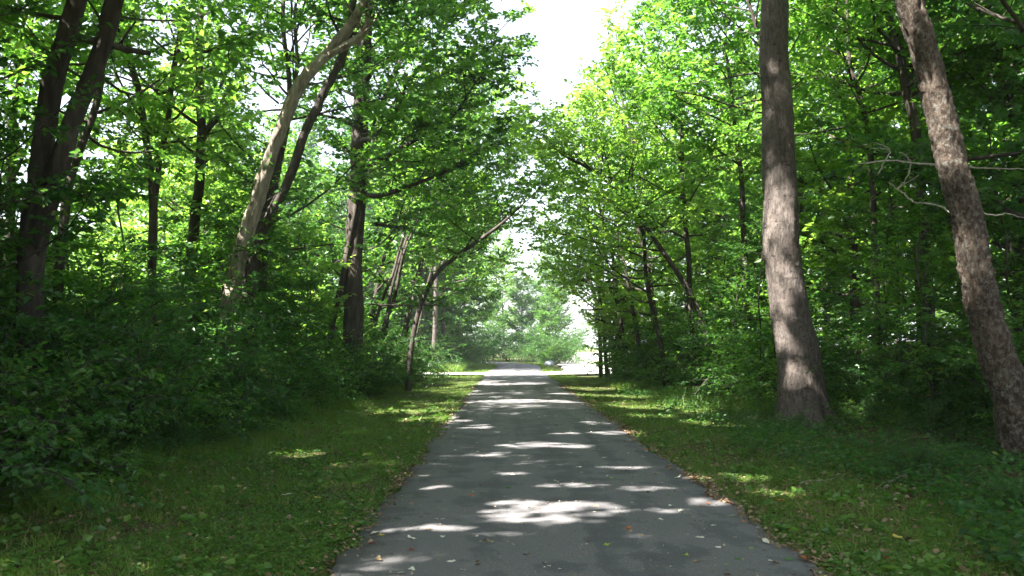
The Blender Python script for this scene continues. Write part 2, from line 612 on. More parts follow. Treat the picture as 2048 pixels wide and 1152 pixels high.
            pp = [q]
            for k in range(3):
                dd = unit(dd + rng.normal(0, 0.12, 3) + np.array([0, 0, 0.04 - droop * 0.3]))
                pp.append(pp[-1] + dd * L2 / 3)
            self.tube(pp, np.linspace(max(0.006, r0 * 0.28), 0.004, 4), 3, crown=True)
            self.branch_sprays(pp, spacing, tl, flat=flat)

    def leaves(self, per, size, keep=None, hi=False, tilt=0.5, droop=0.25, twigs=True, base=(0, 0, 0), dens=1.0):
        """turn the twigs into leaves; returns vertices, triangles and the per-vertex random value"""
        rng = self.rng
        P = np.concatenate(self.tw_p); D = np.concatenate(self.tw_d); L = np.concatenate(self.tw_l)
        if keep is not None:
            k = keep(P + D * (L * 0.5)[:, None] + np.array(base))
            P, D, L = P[k], D[k], L[k]
        if dens < 1:
            k = rng.random(len(P)) < dens
            P, D, L = P[k], D[k], L[k]
        tone = rng.normal(0, 0.16, len(P))
        V, Tt, Rr = [], [], []
        n = len(P)
        up = np.array([0, 0, 1.0])
        # twig stems as thin slivers
        side = unit(np.cross(D, up) + 1e-6)
        f = (np.arange(per) + 0.6) / per
        PP = (P[:, None] + D[:, None] * (L[:, None] * f[None])[..., None])
        PP = PP + np.array([0, 0, -1.0]) * (droop * 0.4 * (L[:, None] * f[None] ** 2))[..., None]
        sg = np.where(np.arange(per) % 2 == 0, 1, -1)
        sg = np.broadcast_to(sg[None], (n, per)).copy()
        a = np.radians(rng.normal(58, 16, (n, per)))
        a[:, -1] *= 0.2
        LD = D[:, None] * np.cos(a)[..., None] + side[:, None] * (sg * np.sin(a))[..., None]
        LD = LD + up * rng.normal(-droop, 0.30, (n, per))[..., None] + rng.normal(0, 0.12, (n, per, 3))
        LD = unit(LD).reshape(-1, 3)
        PP = PP.reshape(-1, 3) + rng.normal(0, 0.015, (n * per, 3))
        if keep is not None:
            kk = keep_gap(PP + LD * (size * 0.5) + np.array(base))
            PP, LD = PP[kk], LD[kk]
            tone = np.repeat(tone, per)[kk]
        else:
            tone = np.repeat(tone, per)
        m = len(PP)
        NN = up + rng.normal(0, tilt, (m, 3))
        NN = unit(NN - (np.sum(NN * LD, 1))[:, None] * LD)
        SS = np.cross(LD, NN)
        ll = size * rng.uniform(0.6, 1.25, m)
        ww = ll * rng.uniform(0.52, 0.74, m)
        fold = ww * rng.uniform(0.05, 0.28, m)
        b0 = PP
        tip = PP + LD * ll[:, None] - NN * (ll * rng.uniform(-0.05, 0.22, m))[:, None]
        rr = np.clip(rng.normal(0.45, 0.20, m) + tone, 0, 1)
        if not hi:
            c = PP + LD * (ll * 0.42)[:, None] + NN * fold[:, None]
            l = c + SS * (ww * 0.5)[:, None]
            r = c - SS * (ww * 0.5)[:, None]
            VV = np.stack([b0, r, tip, l], 1).reshape(-1, 3)
            o = np.arange(m)[:, None] * 4
            TT = np.concatenate([o + [0, 1, 2], o + [0, 2, 3]])
            RR = np.repeat(rr, 4)
        else:
            c1 = PP + LD * (ll * 0.28)[:, None] + NN * (fold * 0.9)[:, None]
            c2 = PP + LD * (ll * 0.66)[:, None] + NN * (fold * 0.5)[:, None] - NN * (ll * 0.04)[:, None]
            VV = np.stack([b0, c1 - SS * (ww * 0.47)[:, None], c2 - SS * (ww * 0.40)[:, None], tip,
                           c2 + SS * (ww * 0.40)[:, None], c1 + SS * (ww * 0.47)[:, None]], 1).reshape(-1, 3)
            o = np.arange(m)[:, None] * 6
            TT = np.concatenate([o + [0, 1, 2], o + [0, 2, 3], o + [0, 3, 4], o + [0, 4, 5]])
            RR = np.repeat(rr, 6)
        V.append(VV); Tt.append(TT); Rr.append(RR)
        return np.concatenate(V), np.concatenate(Tt), np.concatenate(Rr)

    def trunk_mesh(self, name, m):
        return new_mesh(name, np.concatenate(self.tv), quads=np.concatenate(self.tq), mats=[m], smooth=True)

    def crown_mesh(self, name, m_leaf, m_bark, **kw):
        V, T, Rr = self.leaves(**kw)
        if self.cn:
            W = np.concatenate(self.cv)
            Q = np.concatenate(self.cq)
            if kw.get('keep') is not None:
                Wb = W + np.array(kw.get('base', (0, 0, 0)))
                k = kw['keep'](Wb) & keep_gap(Wb)
                Q = Q[k[Q].all(1)]
            allV = np.concatenate([V, W])
            return new_mesh(name, allV, tris=T, quads=Q + len(V), mats=[m_leaf, m_bark], tri_m=0, quad_m=1,
                            attrs={'rnd': np.concatenate([Rr, np.full(len(W), 0.5)])}, quad_smooth=True)
        return new_mesh(name, V, tris=T, mats=[m_leaf], attrs={'rnd': Rr})


# gaps cut into the crowns so that sun reaches chosen spots: (x, y, half width, half length)
GAPS = []
for px, py, rx, ry in [(1095, 1030, .62, .50), (1200, 1022, .25, .22), (880, 1066, .34, .12), (885, 983, .20, .16), (1092, 897, .62, .40), (1060, 806, 1.3, .7),
                       (1490, 955, .30, .25), (1420, 1012, .22, .2), (1140, 980, .35, .16), (1300, 985, .25, .18), (830, 820, .9, .6), (910, 846, .3, .5),
                       (1300, 830, .6, .4), (1400, 822, .5, .5), (1010, 770, 1.6, 1.0), (900, 790, 1.0, .7), (700, 967, .25, .2), (1010, 1080, .2, .06),
                       (1170, 790, 1.0, .6), (1310, 812, 1.0, .8), (1430, 842, .7, .5), (1190, 776, 1.2, 1.2), (905, 782, .9, 1.6), (860, 838, .6, .8), (1260, 790, .8, 1.0), (950, 765, 1.2, 1.6), (960, 858, .3, .4), (1335, 1030, .22, .12), (1400, 962, .22, .16), (1250, 942, .3, .16), (1120, 872, .4, .2), (1020, 955, .25, .14), (980, 915, .3, .2), (1190, 850, .3, .3), (790, 1070, .2, .08), (1090, 1052, .5, .14), (1560, 985, .3, .2), (600, 905, .3, .4), (1240, 870, .5, .3), (1330, 1085, .25, .06)]:
    g = ground_at(px, py)
    GAPS.append((g[0], g[1], rx, ry))
GAPS.append((1.5, 45.8, 16, 3.4))
for px, py, rx, ry in [(1552, 440, .7, .5), (1556, 520, .7, .5), (1565, 610, .2, .3), (1575, 690, .2, .3), (1620, 810, .3, .2), (1960, 610, .35, .25), (1905, 330, .35, .25), (1930, 420, .25, .2), (1850, 130, .3, .25)]:
    p = at(px, py, 16.6 if px < 1800 else 10.8)
    g = p - S * (p[2] / S[2])
    GAPS.append((g[0], g[1], rx, ry))
# and on some foliage of the far side
GA = np.array(GAPS)


def wav(P, s=1.0, o=0.0):
    return (np.sin(P[:, 1] * 0.9 * s + o) + np.sin(P[:, 1] * 2.1 * s + P[:, 2] * 1.3 * s + o * 2) + np.sin(P[:, 2] * 1.7 * s - P[:, 1] * 0.6 + o * 3)) / 3


def keep(P):
    x, y, z = P[:, 0], P[:, 1], P[:, 2]
    k = z > 0.05 + H(x, y)
    # open corridor above the path
    psh = path_shift(y)
    w1, w2 = wav(P), wav(P, 1.1, 2.0)
    # near: open above the path; 24 to 45 m on the crowns arch over it and only the sky above stays open
    arch = sstep(21, 27, y)
    ln = np.interp(z, [0, 2.2, 4, 6, 8, 20], [-3.9, -3.5, -2.0, -0.1, 0.9, 1.2]) + 0.6 * w1
    rn = np.interp(z, [0, 2.2, 4.2, 6.2, 9, 20], [4.7, 4.5, 3.3, 2.4, 4.0, 6.0]) + 0.7 * w2
    lf = np.interp(z, [0, 2.2, 3.2, 4.3, 8.5, 10, 20], [-3.7, -3.3, -1.6, 0.5, 1.3, 0.9, 0.9]) + 0.4 * w1
    rf = np.interp(z, [0, 2.2, 3.2, 4.3, 8.5, 10, 20], [4.7, 4.4, 3.0, 0.9, 0.4, 1.8, 4.5]) + 0.4 * w2
    rf = rf + 1.7 * (1 - sstep(30, 38, y)) * sstep(9, 12, z)
    ll = ln + (lf - ln) * arch
    rl = rn + (rf - rn) * arch
    corr = (x > ll) & (x < rl)
    low = (x > PATH_L - 0.8 + psh) & (x < PATH_R + 0.8 + psh) & (z < 2.6)
    k &= ~np.where(y > 50, low, corr)
    # air round the photographer
    k &= np.sum((P - CAM) ** 2, 1) > 4.0 ** 2
    return k


def keep_gap(P):
    """False where something would shade one of the sunlit gaps"""
    z = P[:, 2]
    k = np.ones(len(P), bool)
    G = P - S[None] * (z / S[2])[:, None]
    for gx_, gy_, rx, ry in GA:
        u, v = (G[:, 0] - gx_) / rx, (G[:, 1] - gy_) / ry
        an = np.arctan2(v, u)
        rag = 1.0 + 0.30 * np.sin(3 * an + gx_ * 5) + 0.22 * np.sin(5 * an + gy_ * 3) + 0.20 * np.sin(9 * G[:, 0] + 4 * gy_) * np.sin(11 * G[:, 1])
        k &= ~(u * u + v * v < rag)
    # a few leaves hang on inside the gaps
    return k | (np.sin(P[:, 0] * 91.7 + P[:, 1] * 57.3 + P[:, 2] * 33.1) > 0.985)


def spline(pts, n):
    pts = np.asarray(pts, float)
    m = len(pts)
    t = np.linspace(0, m - 1, n)
    i = np.clip(t.astype(int), 0, m - 2)
    f = (t - i)[:, None]
    P0 = pts[np.clip(i - 1, 0, None)]; P1 = pts[i]; P2 = pts[i + 1]; P3 = pts[np.clip(i + 2, None, m - 1)]
    return 0.5 * (2 * P1 + (P2 - P0) * f + (2 * P0 - 5 * P1 + 4 * P2 - P3) * f ** 2 + (3 * P1 - P0 - 3 * P2 + P3) * f ** 3)


def crown_limbs(pl, trunk, rad, n, t0, t1, length, bias=(0, 0), n2=8, low_len=0.7, top_len=0.45, el=(8, 55), spacing=0.16, tl=0.44, droop=0.06, az0=None, bamt=0.45, flat=0.5):
    rng = pl.rng
    m = len(trunk)
    az = rng.uniform(0, 6.28) if az0 is None else az0
    for k in range(n):
        t = t0 + (t1 - t0) * (k + rng.uniform(0, 0.8)) / n
        u = t * (m - 1)
        i = min(int(u), m - 2)
        p = trunk[i] + (trunk[i + 1] - trunk[i]) * (u - i)
        r = np.interp(t, np.linspace(0, 1, m), rad)
        az += 2.4 + rng.normal(0, 0.3)
        s = (t - t0) / max(1e-6, t1 - t0)
        e = R(el[0] + (el[1] - el[0]) * s + rng.normal(0, 9))
        d = np.array([math.cos(az) * math.cos(e), math.sin(az) * math.cos(e), math.sin(e)])
        prof = np.interp(s, [0, 0.35, 1], [low_len, 1.0, top_len])
        b = 1 + bamt * (d[0] * bias[0] + d[1] * bias[1])
        Lm = length * prof * b * rng.uniform(0.8, 1.15)
        pl.limb(p, d, Lm, min(r * 0.5, 0.02 + 0.016 * Lm), max(3, int(n2 * min(1.2, prof * b))), spacing=spacing, tl=tl, droop=droop, flat=flat)
    # leader
    d = unit(trunk[-1] - trunk[-2])
    pl.limb(trunk[-1], d, length * 0.5, rad[-1], n2, spacing=spacing, tl=tl)


def make_tree(name, label, group, stems, bark_m, leaf_m, crowns, per=8, leaf=0.12, seed=0, cull=True, hi=False, sides=14, rough=0.03, flare=0.5, dens=1.0, extra=None, tilt=0.5, plates=None, slim=1.0):
    """stems: list of (points, radii) in world space; the first one stands on the ground.
    crowns: for each stem a dict for crown_limbs or None"""
    rng = np.random.default_rng(seed + 100)
    pl = Plant(rng)
    base = np.array(stems[0][0][0], float)
    base[2] = float(H(base[0], base[1]))
    root = empty(name, base)
    tag(root, label, 'tree', group)
    for si, (pts, rad) in enumerate(stems):
        pts = np.asarray(pts, float) - base
        if si == 0:
            pts[0][2] = -0.25
        seglen = np.sum(np.linalg.norm(np.diff(pts, axis=0), axis=1))
        n = max(10, int(seglen / (0.05 if sides >= 60 else 0.09 if sides > 14 else 0.3)))
        rad = np.asarray(rad) * slim
        P = spline(pts, n)
        t = np.linspace(0, 1, len(pts))
        rr = np.interp(np.linspace(0, 1, n), t, rad)
        ph = rng.uniform(0, 6.28, 4)
        sl = np.linspace(0, seglen, n)
        P[:, 0] += 0.02 * np.sin(sl * 1.1 + ph[0]) + 0.012 * np.sin(sl * 2.7 + ph[1])
        P[:, 1] += 0.02 * np.sin(sl * 1.3 + ph[2]) + 0.012 * np.sin(sl * 2.3 + ph[3])
        fl = None
        if si == 0 and flare:
            zz = P[:, 2]
            fl = flare * np.exp(-np.clip(zz, 0, None) / 0.35)
        pl.tube(P, rr, sides, rough=rough, flare=fl, plates=plates)
        c = crowns[si] if si < len(crowns) else None
        if c:
            crown_limbs(pl, P, rr, **c)
    if extra:
        extra(pl, base)
    obj('trunk', pl.trunk_mesh(name + '_trunk', M[bark_m]), root)
    if pl.tw_p:
        kp = keep if cull else None
        obj('crown', pl.crown_mesh(name + '_crown', M[leaf_m], M[bark_m], per=per, size=leaf, keep=kp, hi=hi, base=base, dens=dens, tilt=tilt), root)
    return root


def px_stem(rows, r_end=None):
    """rows of (px, py, distance, width in photograph pixels) -> points and radii"""
    P = [at(a, b, d) for a, b, d, w in rows]
    rr = [w * d / FPX * 0.5 for a, b, d, w in rows]
    return np.array(P), rr


def px_stem_grounded(rows):
    P, rr = px_stem(rows)
    P[0][2] = H(P[0][0], P[0][1])
    return P, rr


def gen_stem(x, y, h, r, lean=(0, 0), wob=0.25, rng=RNG):
    n = 7
    z = np.linspace(0, h, n)
    a = np.linspace(0, 1, n)
    p = np.stack([x + lean[0] * a ** 1.4 + rng.normal(0, wob, n) * a, y + lean[1] * a ** 1.4 + rng.normal(0, wob, n) * a, H(x, y) + z], -1)
    p[0, :2] = (x, y)
    return p, list(np.interp(a, [0, 0.08, 1], [r * 1.15, r, max(0.02, r * 0.18)]))


# ------------------------------------------------------------------ the trees one can single out
TR = (1.0, 0.0)      # towards the path from the left
TL = (-1.0, 0.0)     # towards the path from the right

# right: the big straight grey trunk
P, rr = px_stem_grounded([(1610, 842, 16.6, 98), (1595, 720, 16.7, 84), (1578, 610, 16.8, 74), (1563, 480, 16.8, 71), (1558, 340, 16.8, 66), (1552, 170, 16.8, 59), (1549, 0, 16.9, 54), (1546, -260, 17.0, 46), (1540, -600, 17.1, 30), (1536, -800, 17.2, 14)])
make_tree('tall_tree', 'tall straight grey trunk with sunlit patches and flared roots on the right verge', None, [(P, rr)], 'bark_grey', 'leaf',
          [dict(n=20, t0=0.68, t1=0.98, length=4.2, n2=10, el=(20, 55))], leaf=0.16, seed=1, sides=64, rough=0.012, flare=0.62, per=8, plates=(0.007, 0.8))
# right: leaning lichen trunk
P, rr = px_stem_grounded([(2062, 950, 10.6, 84), (2020, 800, 10.6, 76), (1985, 660, 10.6, 70), (1948, 500, 10.6, 66), (1912, 350, 10.6, 64), (1868, 190, 10.6, 60), (1816, 0, 10.6, 56), (1770, -170, 10.6, 50), (1720, -420, 10.6, 40), (1690, -700, 10.6, 20)])
make_tree('leaning_tree', 'leaning lichen spotted flaky trunk at the right edge', None, [(P, rr)], 'bark_flaky', 'leaf',
          [dict(n=14, t0=0.74, t1=0.98, length=3.4, n2=9)], leaf=0.14, slim=0.92, seed=2, sides=64, rough=0.03, flare=0.3, plates=(0.020, 0.55))
# left: twin trunk
P, rr = px_stem_grounded([(52, 880, 13, 74), (60, 700, 13, 66), (66, 520, 13, 60), (78, 330, 13, 52), (106, 160, 13, 50), (156, 0, 13, 46), (200, -160, 13, 40), (250, -420, 13, 28), (270, -600, 13, 14)])
P2, rr2 = px_stem([(70, 520, 13, 44), (100, 400, 12.9, 48), (150, 240, 12.8, 46), (187, 140, 12.8, 44), (226, 0, 12.8, 42), (270, -160, 12.7, 36), (330, -380, 12.6, 22), (350, -520, 12.6, 12)])
make_tree('forked_tree', 'dark tree with two thick trunks forking near the left edge', None, [(P, rr), (P2, rr2)], 'bark_dark', 'leaf',
          [dict(n=12, t0=0.55, t1=0.98, length=3.8, bias=TR, n2=9), dict(n=12, t0=0.55, t1=0.98, length=3.8, bias=TR, n2=9)], leaf=0.16, seed=3, sides=32, slim=0.8, plates=(0.014, 1.2))
# left: the leaning pale trunk and its darker companion
P, rr = px_stem_grounded([(438, 818, 20, 48), (455, 640, 20, 44), (482, 500, 20, 38), (520, 385, 20, 35), (560, 262, 20, 33), (598, 175, 20, 33), (650, 108, 20, 28), (705, 45, 19.8, 26), (735, -20, 19.6, 24), (775, -160, 19.3, 18), (800, -300, 19, 10)])
P2, rr2 = px_stem([(600, 172, 20, 20), (645, 118, 19.9, 20), (690, 90, 19.8, 18), (730, 62, 19.7, 15), (745, 10, 19.5, 12), (790, -60, 19.3, 9)])
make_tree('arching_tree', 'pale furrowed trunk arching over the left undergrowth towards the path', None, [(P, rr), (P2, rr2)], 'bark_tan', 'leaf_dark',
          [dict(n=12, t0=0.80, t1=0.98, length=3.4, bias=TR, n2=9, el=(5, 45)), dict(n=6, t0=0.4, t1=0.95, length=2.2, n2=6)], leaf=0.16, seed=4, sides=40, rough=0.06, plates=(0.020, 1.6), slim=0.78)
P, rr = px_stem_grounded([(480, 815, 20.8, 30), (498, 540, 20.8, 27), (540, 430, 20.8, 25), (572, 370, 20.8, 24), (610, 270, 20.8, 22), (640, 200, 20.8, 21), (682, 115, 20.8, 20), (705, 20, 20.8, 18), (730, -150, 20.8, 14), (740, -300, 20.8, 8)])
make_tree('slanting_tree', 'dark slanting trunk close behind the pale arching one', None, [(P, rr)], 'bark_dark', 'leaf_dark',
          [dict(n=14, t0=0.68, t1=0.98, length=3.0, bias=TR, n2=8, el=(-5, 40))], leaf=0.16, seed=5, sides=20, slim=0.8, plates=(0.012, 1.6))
# left: dark straight trunk
P, rr = px_stem_grounded([(703, 790, 26.5, 52), (706, 640, 26.5, 46), (708, 500, 26.5, 43), (715, 380, 26.5, 41), (721, 260, 26.5, 38), (727, 100, 26.5, 34), (730, -60, 26.5, 26), (735, -260, 26.5, 10)])
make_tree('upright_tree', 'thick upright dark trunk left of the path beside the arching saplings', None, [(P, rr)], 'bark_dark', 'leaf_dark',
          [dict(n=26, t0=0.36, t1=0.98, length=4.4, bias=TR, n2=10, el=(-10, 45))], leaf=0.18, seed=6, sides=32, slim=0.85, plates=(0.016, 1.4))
# left: slim tree arching over the path
P, rr = px_stem_grounded([(816, 765, 29, 12), (824, 697, 29, 11), (834, 634, 29, 10), (850, 588, 29, 10), (873, 545, 29, 9), (912, 513, 29, 9), (963, 478, 29, 8), (1005, 446, 29, 6), (1040, 415, 29, 3)])
make_tree('bowed_tree', 'slim dark tree bowing far over the path from the left', None, [(P, rr)], 'bark_dark', 'leaf',
          [dict(n=12, t0=0.6, t1=0.98, length=2.4, n2=7, el=(5, 50))], leaf=0.15, seed=7, sides=9, flare=0.2)
P, rr = px_stem_grounded([(742, 770, 33, 8), (748, 660, 33, 7), (764, 600, 33, 6.5), (785, 550, 33, 6), (800, 500, 33, 5), (815, 440, 33, 4), (826, 390, 33, 3)])
make_tree('bowed_tree', 'short bowed sapling between the upright trunk and the slim arching tree', None, [(P, rr)], 'bark_dark', 'leaf',
          [dict(n=12, t0=0.4, t1=0.98, length=2.2, n2=6, el=(0, 40))], leaf=0.15, seed=8, sides=8, flare=0.2)
P, rr = px_stem_grounded([(868, 748, 51, 11), (869, 660, 51, 10), (872, 560, 51, 9), (874, 440, 51, 8), (876, 320, 51, 4)])
make_tree('pale_tree', 'thin pale straight trunk just past the drive on the left', None, [(P, rr)], 'bark_grey', 'leaf',
          [dict(n=18, t0=0.42, t1=0.98, length=3.4, bias=TR, n2=8)], leaf=0.17, seed=9, sides=9, flare=0.2)
# left: thin stems in the bright wood
for i, (rows, lab) in enumerate([
    ([(318, 830, 21, 20), (302, 520, 21, 17), (306, 420, 21, 15), (290, 250, 21, 14), (262, 130, 21, 13), (238, 20, 21, 12), (215, -150, 21, 9), (200, -350, 21, 4)], 'thin dark trunk leaning left in the sunlit wood beside the forked tree'),
    ([(300, 830, 22, 16), (306, 480, 22, 13), (313, 365, 22, 12), (333, 258, 22, 12), (350, 120, 22, 11), (372, -20, 22, 9), (390, -220, 22, 4)], 'thin trunk leaning right that crosses behind its left leaning neighbour'),
    ([(372, 815, 23, 24), (382, 500, 23, 22), (398, 380, 23, 20), (403, 280, 23, 18), (398, 180, 23, 17), (402, 40, 23, 14), (410, -180, 23, 6)], 'straight slim trunk in the left wood beside the patch of open sky'),
]):
    make_tree('slim_tree', lab, 'slim trunks in the left wood', [px_stem_grounded(rows)], 'bark_dark', 'leaf_yellow' if i < 2 else 'leaf',
              [dict(n=16, t0=0.40, t1=0.98, length=3.0, n2=7)], leaf=0.13, seed=20 + i, sides=10, flare=0.25)
# right: diagonal slim tree and neighbours
P, rr = px_stem_grounded([(1440, 775, 27, 13), (1405, 640, 27, 12), (1380, 585, 27, 11), (1330, 510, 27, 10), (1285, 445, 27, 9), (1250, 402, 27, 8), (1215, 363, 27, 7), (1187, 340, 27, 6), (1141, 318, 27, 4)])
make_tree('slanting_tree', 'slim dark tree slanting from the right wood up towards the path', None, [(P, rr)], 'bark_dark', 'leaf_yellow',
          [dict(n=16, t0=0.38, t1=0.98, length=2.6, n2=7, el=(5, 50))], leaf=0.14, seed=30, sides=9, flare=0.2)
P, rr = px_stem_grounded([(1392, 780, 27.5, 13), (1380, 590, 27.5, 11), (1374, 480, 27.5, 10), (1366, 360, 27.5, 9), (1360, 200, 27.5, 7), (1352, 40, 27.5, 3)])
make_tree('slim_tree', 'slim upright trunk at the foot of the slanting tree on the right', None, [(P, rr)], 'bark_dark', 'leaf',
          [dict(n=20, t0=0.35, t1=0.98, length=3.2, bias=TL, n2=8, el=(5, 50))], leaf=0.14, seed=31, sides=9, flare=0.2)
for i, (rows, lab) in enumerate([
    ([(1203, 752, 42, 9), (1199, 665, 42, 8), (1188, 590, 42, 7), (1165, 510, 42, 6), (1140, 440, 42, 3)], 'leftmost stem of the clump of thin trees by the sunny gap'),
    ([(1216, 756, 40, 9), (1208, 670, 40, 8), (1200, 600, 40, 7), (1185, 500, 40, 6), (1170, 380, 40, 3)], 'middle stem of the clump of thin trees by the sunny gap'),
    ([(1230, 752, 41, 10), (1222, 673, 41, 9), (1206, 600, 41, 8), (1204, 480, 41, 6), (1200, 330, 41, 3)], 'right stem, bark coloured as if sunlit, of the clump of thin trees by the sunny gap'),
    ([(1252, 756, 39, 9), (1242, 680, 39, 8), (1234, 600, 39, 8), (1240, 450, 39, 6), (1246, 260, 39, 3)], 'slim stem standing just right of the clump by the sunny gap'),
]):
    make_tree('slim_tree', lab, 'clump of thin trees by the sunny gap', [px_stem_grounded(rows)], 'bark_tan' if i == 2 else 'bark_dark', 'leaf_yellow',  # one stem takes paler bark to stand for sunlight on it
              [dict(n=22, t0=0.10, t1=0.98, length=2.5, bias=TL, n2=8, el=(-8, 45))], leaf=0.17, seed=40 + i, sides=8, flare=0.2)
for i, (rows, lab) in enumerate([
    ([(1865, 790, 18, 22), (1845, 420, 18, 20), (1828, 243, 18, 19), (1810, 174, 18, 18), (1800, 117, 18, 17), (1784, 60, 18, 16), (1760, -80, 18, 12), (1740, -300, 18, 5)], 'thin dark trunk in the right wood seen left of the leaning lichen trunk'),
    ([(2130, 780, 17, 40), (2085, 300, 17, 36), (2040, 90, 17, 36), (2008, 10, 17, 34), (1960, -120, 17, 30), (1900, -400, 17, 12)], 'dark trunk slanting through the upper right corner'),
    ([(1760, 790, 20, 15), (1748, 420, 20, 13), (1740, 290, 20, 12), (1718, 190, 20, 11), (1700, 120, 20, 9), (1690, -60, 20, 5)], 'thin sapling trunk midway between the big grey trunk and the leaning one'),
]):
    make_tree('slim_tree', lab, 'slim trunks in the right wood', [px_stem_grounded(rows)], 'bark_dark', 'leaf_dark' if i == 1 else 'leaf',
              [dict(n=20, t0=0.36, t1=0.98, length=3.2, n2=8, el=(0, 50))], leaf=0.13, seed=50 + i, sides=10, flare=0.25)

# ------------------------------------------------------------------ the wood around them
def fill(name, label, group, x, y, h, r, rad, seed, bias, leaf=0.13, n=26, leaf_m='leaf', bark_m='bark_dark', t0=0.22, lean=(0, 0), n2=9, cull=True, dens=1.0, el=(0, 50), per=8):
    rng = np.random.default_rng(seed)
    st = gen_stem(x, y, h, r, lean, 0.22, rng)
    return make_tree(name, label, group, [st], bark_m, leaf_m, [dict(n=n, t0=t0, t1=0.98, length=rad, bias=bias, n2=n2, el=el)], leaf=leaf, seed=seed, sides=9, flare=0.3, cull=cull, dens=dens, per=per)


LEFT_EDGE = [  # x, y, height, radius of trunk, crown radius, lowest limb, leaf
    (-5.8, 2.5, 15, .17, 5.0, .40, 'leaf'), (-8.8, -1.5, 15, .18, 5.0, .40, 'leaf'), (-4.8, -3.5, 15, .16, 5.2, .42, 'leaf'), (-4.4, -9, 15, .16, 5.2, .42, 'leaf'),
    (-9.8, 5.0, 15, .17, 4.8, .32, 'leaf'), (-6.6, 8.2, 15, .13, 5.0, .40, 'leaf'), (-3.6, -0.5, 16, .16, 5.0, .5, 'leaf'), (-10.5, 9.5, 14, .15, 4.6, .28, 'leaf'),
    (-8.9, 17.4, 13, .11, 3.6, .42, 'leaf'), (-6.6, 23.5, 13, .12, 4.2, .25, 'leaf'), (-6.0, 30.0, 13, .12, 4.4, .22, 'leaf_dark'),
    (-5.6, 35.5, 13, .12, 4.2, .20, 'leaf'),
    (-4.9, 33.0, 9.5, .09, 3.6, .30, 'leaf'), (-4.7, 39.5, 11, .10, 3.8, .22, 'leaf_dark'), (-5.4, 26.2, 12, .10, 4.2, .5, 'leaf'), (-4.6, 43.0, 11, .10, 4.6, .28, 'leaf'), (-4.6, 36.8, 11, .08, 4.6, .35, 'leaf'), (-4.8, 33.5, 11, .08, 4.8, .42, 'leaf_yellow'),
    (-9.3, 13.0, 15, .12, 5.4, .48, 'leaf'), (-6.3, 21.6, 15, .10, 5.2, .45, 'leaf'), (-7.2, 10.6, 19, .17, 5.6, .52, 'leaf'), (-5.2, 5.2, 19, .17, 5.4, .55, 'leaf'), (-5.9, 9.3, 21, .18, 6.0, .5, 'leaf'), (-6.2, 0.6, 19, .18, 5.6, .5, 'leaf')]  # the near and tallest ones are added, mostly out of view, for their shade
for i, (x, y, h, r, rad, t0, lm) in enumerate(LEFT_EDGE):
    edge = x > -9.0
    zone = ('added with a high crown to shade the foreground' if y < 9 else 'between the forked tree and the arching trunk' if y < 20 else
            'between the arching trunk and the upright trunk' if y < 26 else 'past the upright trunk, leaning over the path')
    fill('woodland_tree', 'leafy tree at the left edge ' + zone, 'trees at the left edge ' + zone, x, y, h, r, rad, 200 + i, TR, leaf=0.19 if y < 9.5 else 0.165 if y < 15 else 0.185, leaf_m=lm, t0=t0, n=34 if y < 13 else 29, n2=12 if y < 13 else 10, lean=((2.6 if y > 26 else 1.6) if edge else 0.2, 0), dens=0.45 if y > 26 else 0.58 if y > 11.5 else 0.85 if y > 10 else 1.0)

RIGHT_UNIQUE = [(5.2, 40.5, 11, .08, 4.6, .3, 'leaf_yellow'), (5.2, 34.0, 11, .08, 4.8, .35, 'leaf_yellow'), (5.2, 29.0, 10, .09, 4.6, .28, 'leaf_yellow'), (5.0, 37.0, 11, .10, 3.8, .25, 'leaf_yellow'), (7.0, 25.5, 13, .11, 3.8, .5, 'leaf'), (6.8, 22.0, 13, .11, 3.6, .55, 'leaf'), (5.8, 33.5, 13, .11, 3.8, .2, 'leaf_yellow'), (8.4, 12.8, 12, .12, 3.4, .25, 'leaf_dark')]  # yellow leaf on the farther ones stands in for sun on shaded crowns
for i, (x, y, h, r, rad, t0, lm) in enumerate(RIGHT_UNIQUE + [(6.8, 3.0, 14, .14, 4.4, .45, 'leaf'), (5.6, -3.0, 14, .14, 4.6, .45, 'leaf'), (7.8, 7.6, 13, .13, 4.0, .45, 'leaf')]):  # near trees joined on here are added to shade the foreground from above
    zone = ('added with a high crown to shade the foreground' if y < 12 else 'close behind the big grey trunk' if y < 24 else 'by the slim slanting tree' if y < 32 else 'leaning over the path by the thin clump')
    fill('woodland_tree', 'leafy tree at the right edge ' + zone, 'trees at the right edge ' + zone, x, y, h, r, rad, 300 + i, TL, leaf=0.18, leaf_m=lm, t0=t0, n=28, n2=10, lean=(-1.8 if y > 26 else -0.6, 0), dens=0.5 if y > 26 else 0.75 if y > 20 else 1.0)

# shared trees for the ranks behind
PROTO = []
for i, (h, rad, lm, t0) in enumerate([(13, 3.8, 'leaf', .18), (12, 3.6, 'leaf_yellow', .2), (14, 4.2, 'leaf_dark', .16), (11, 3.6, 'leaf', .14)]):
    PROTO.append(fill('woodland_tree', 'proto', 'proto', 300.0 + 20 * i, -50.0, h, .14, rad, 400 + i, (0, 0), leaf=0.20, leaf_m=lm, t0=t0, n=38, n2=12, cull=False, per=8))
used = [False] * len(PROTO)


def place(i, x, y, s, rz, label, group):
    global used
    if not used[i]:
        o = PROTO[i]
        used[i] = True
    else:
        o = copy_thing(PROTO[i])
    o.location = (x, y, float(H(x, y)) - 0.05)
    o.rotation_euler = (0, 0, rz)
    o.scale = (s, s, s * random.uniform(0.9, 1.12))
    o['label'] = label
    o['group'] = group
    return o


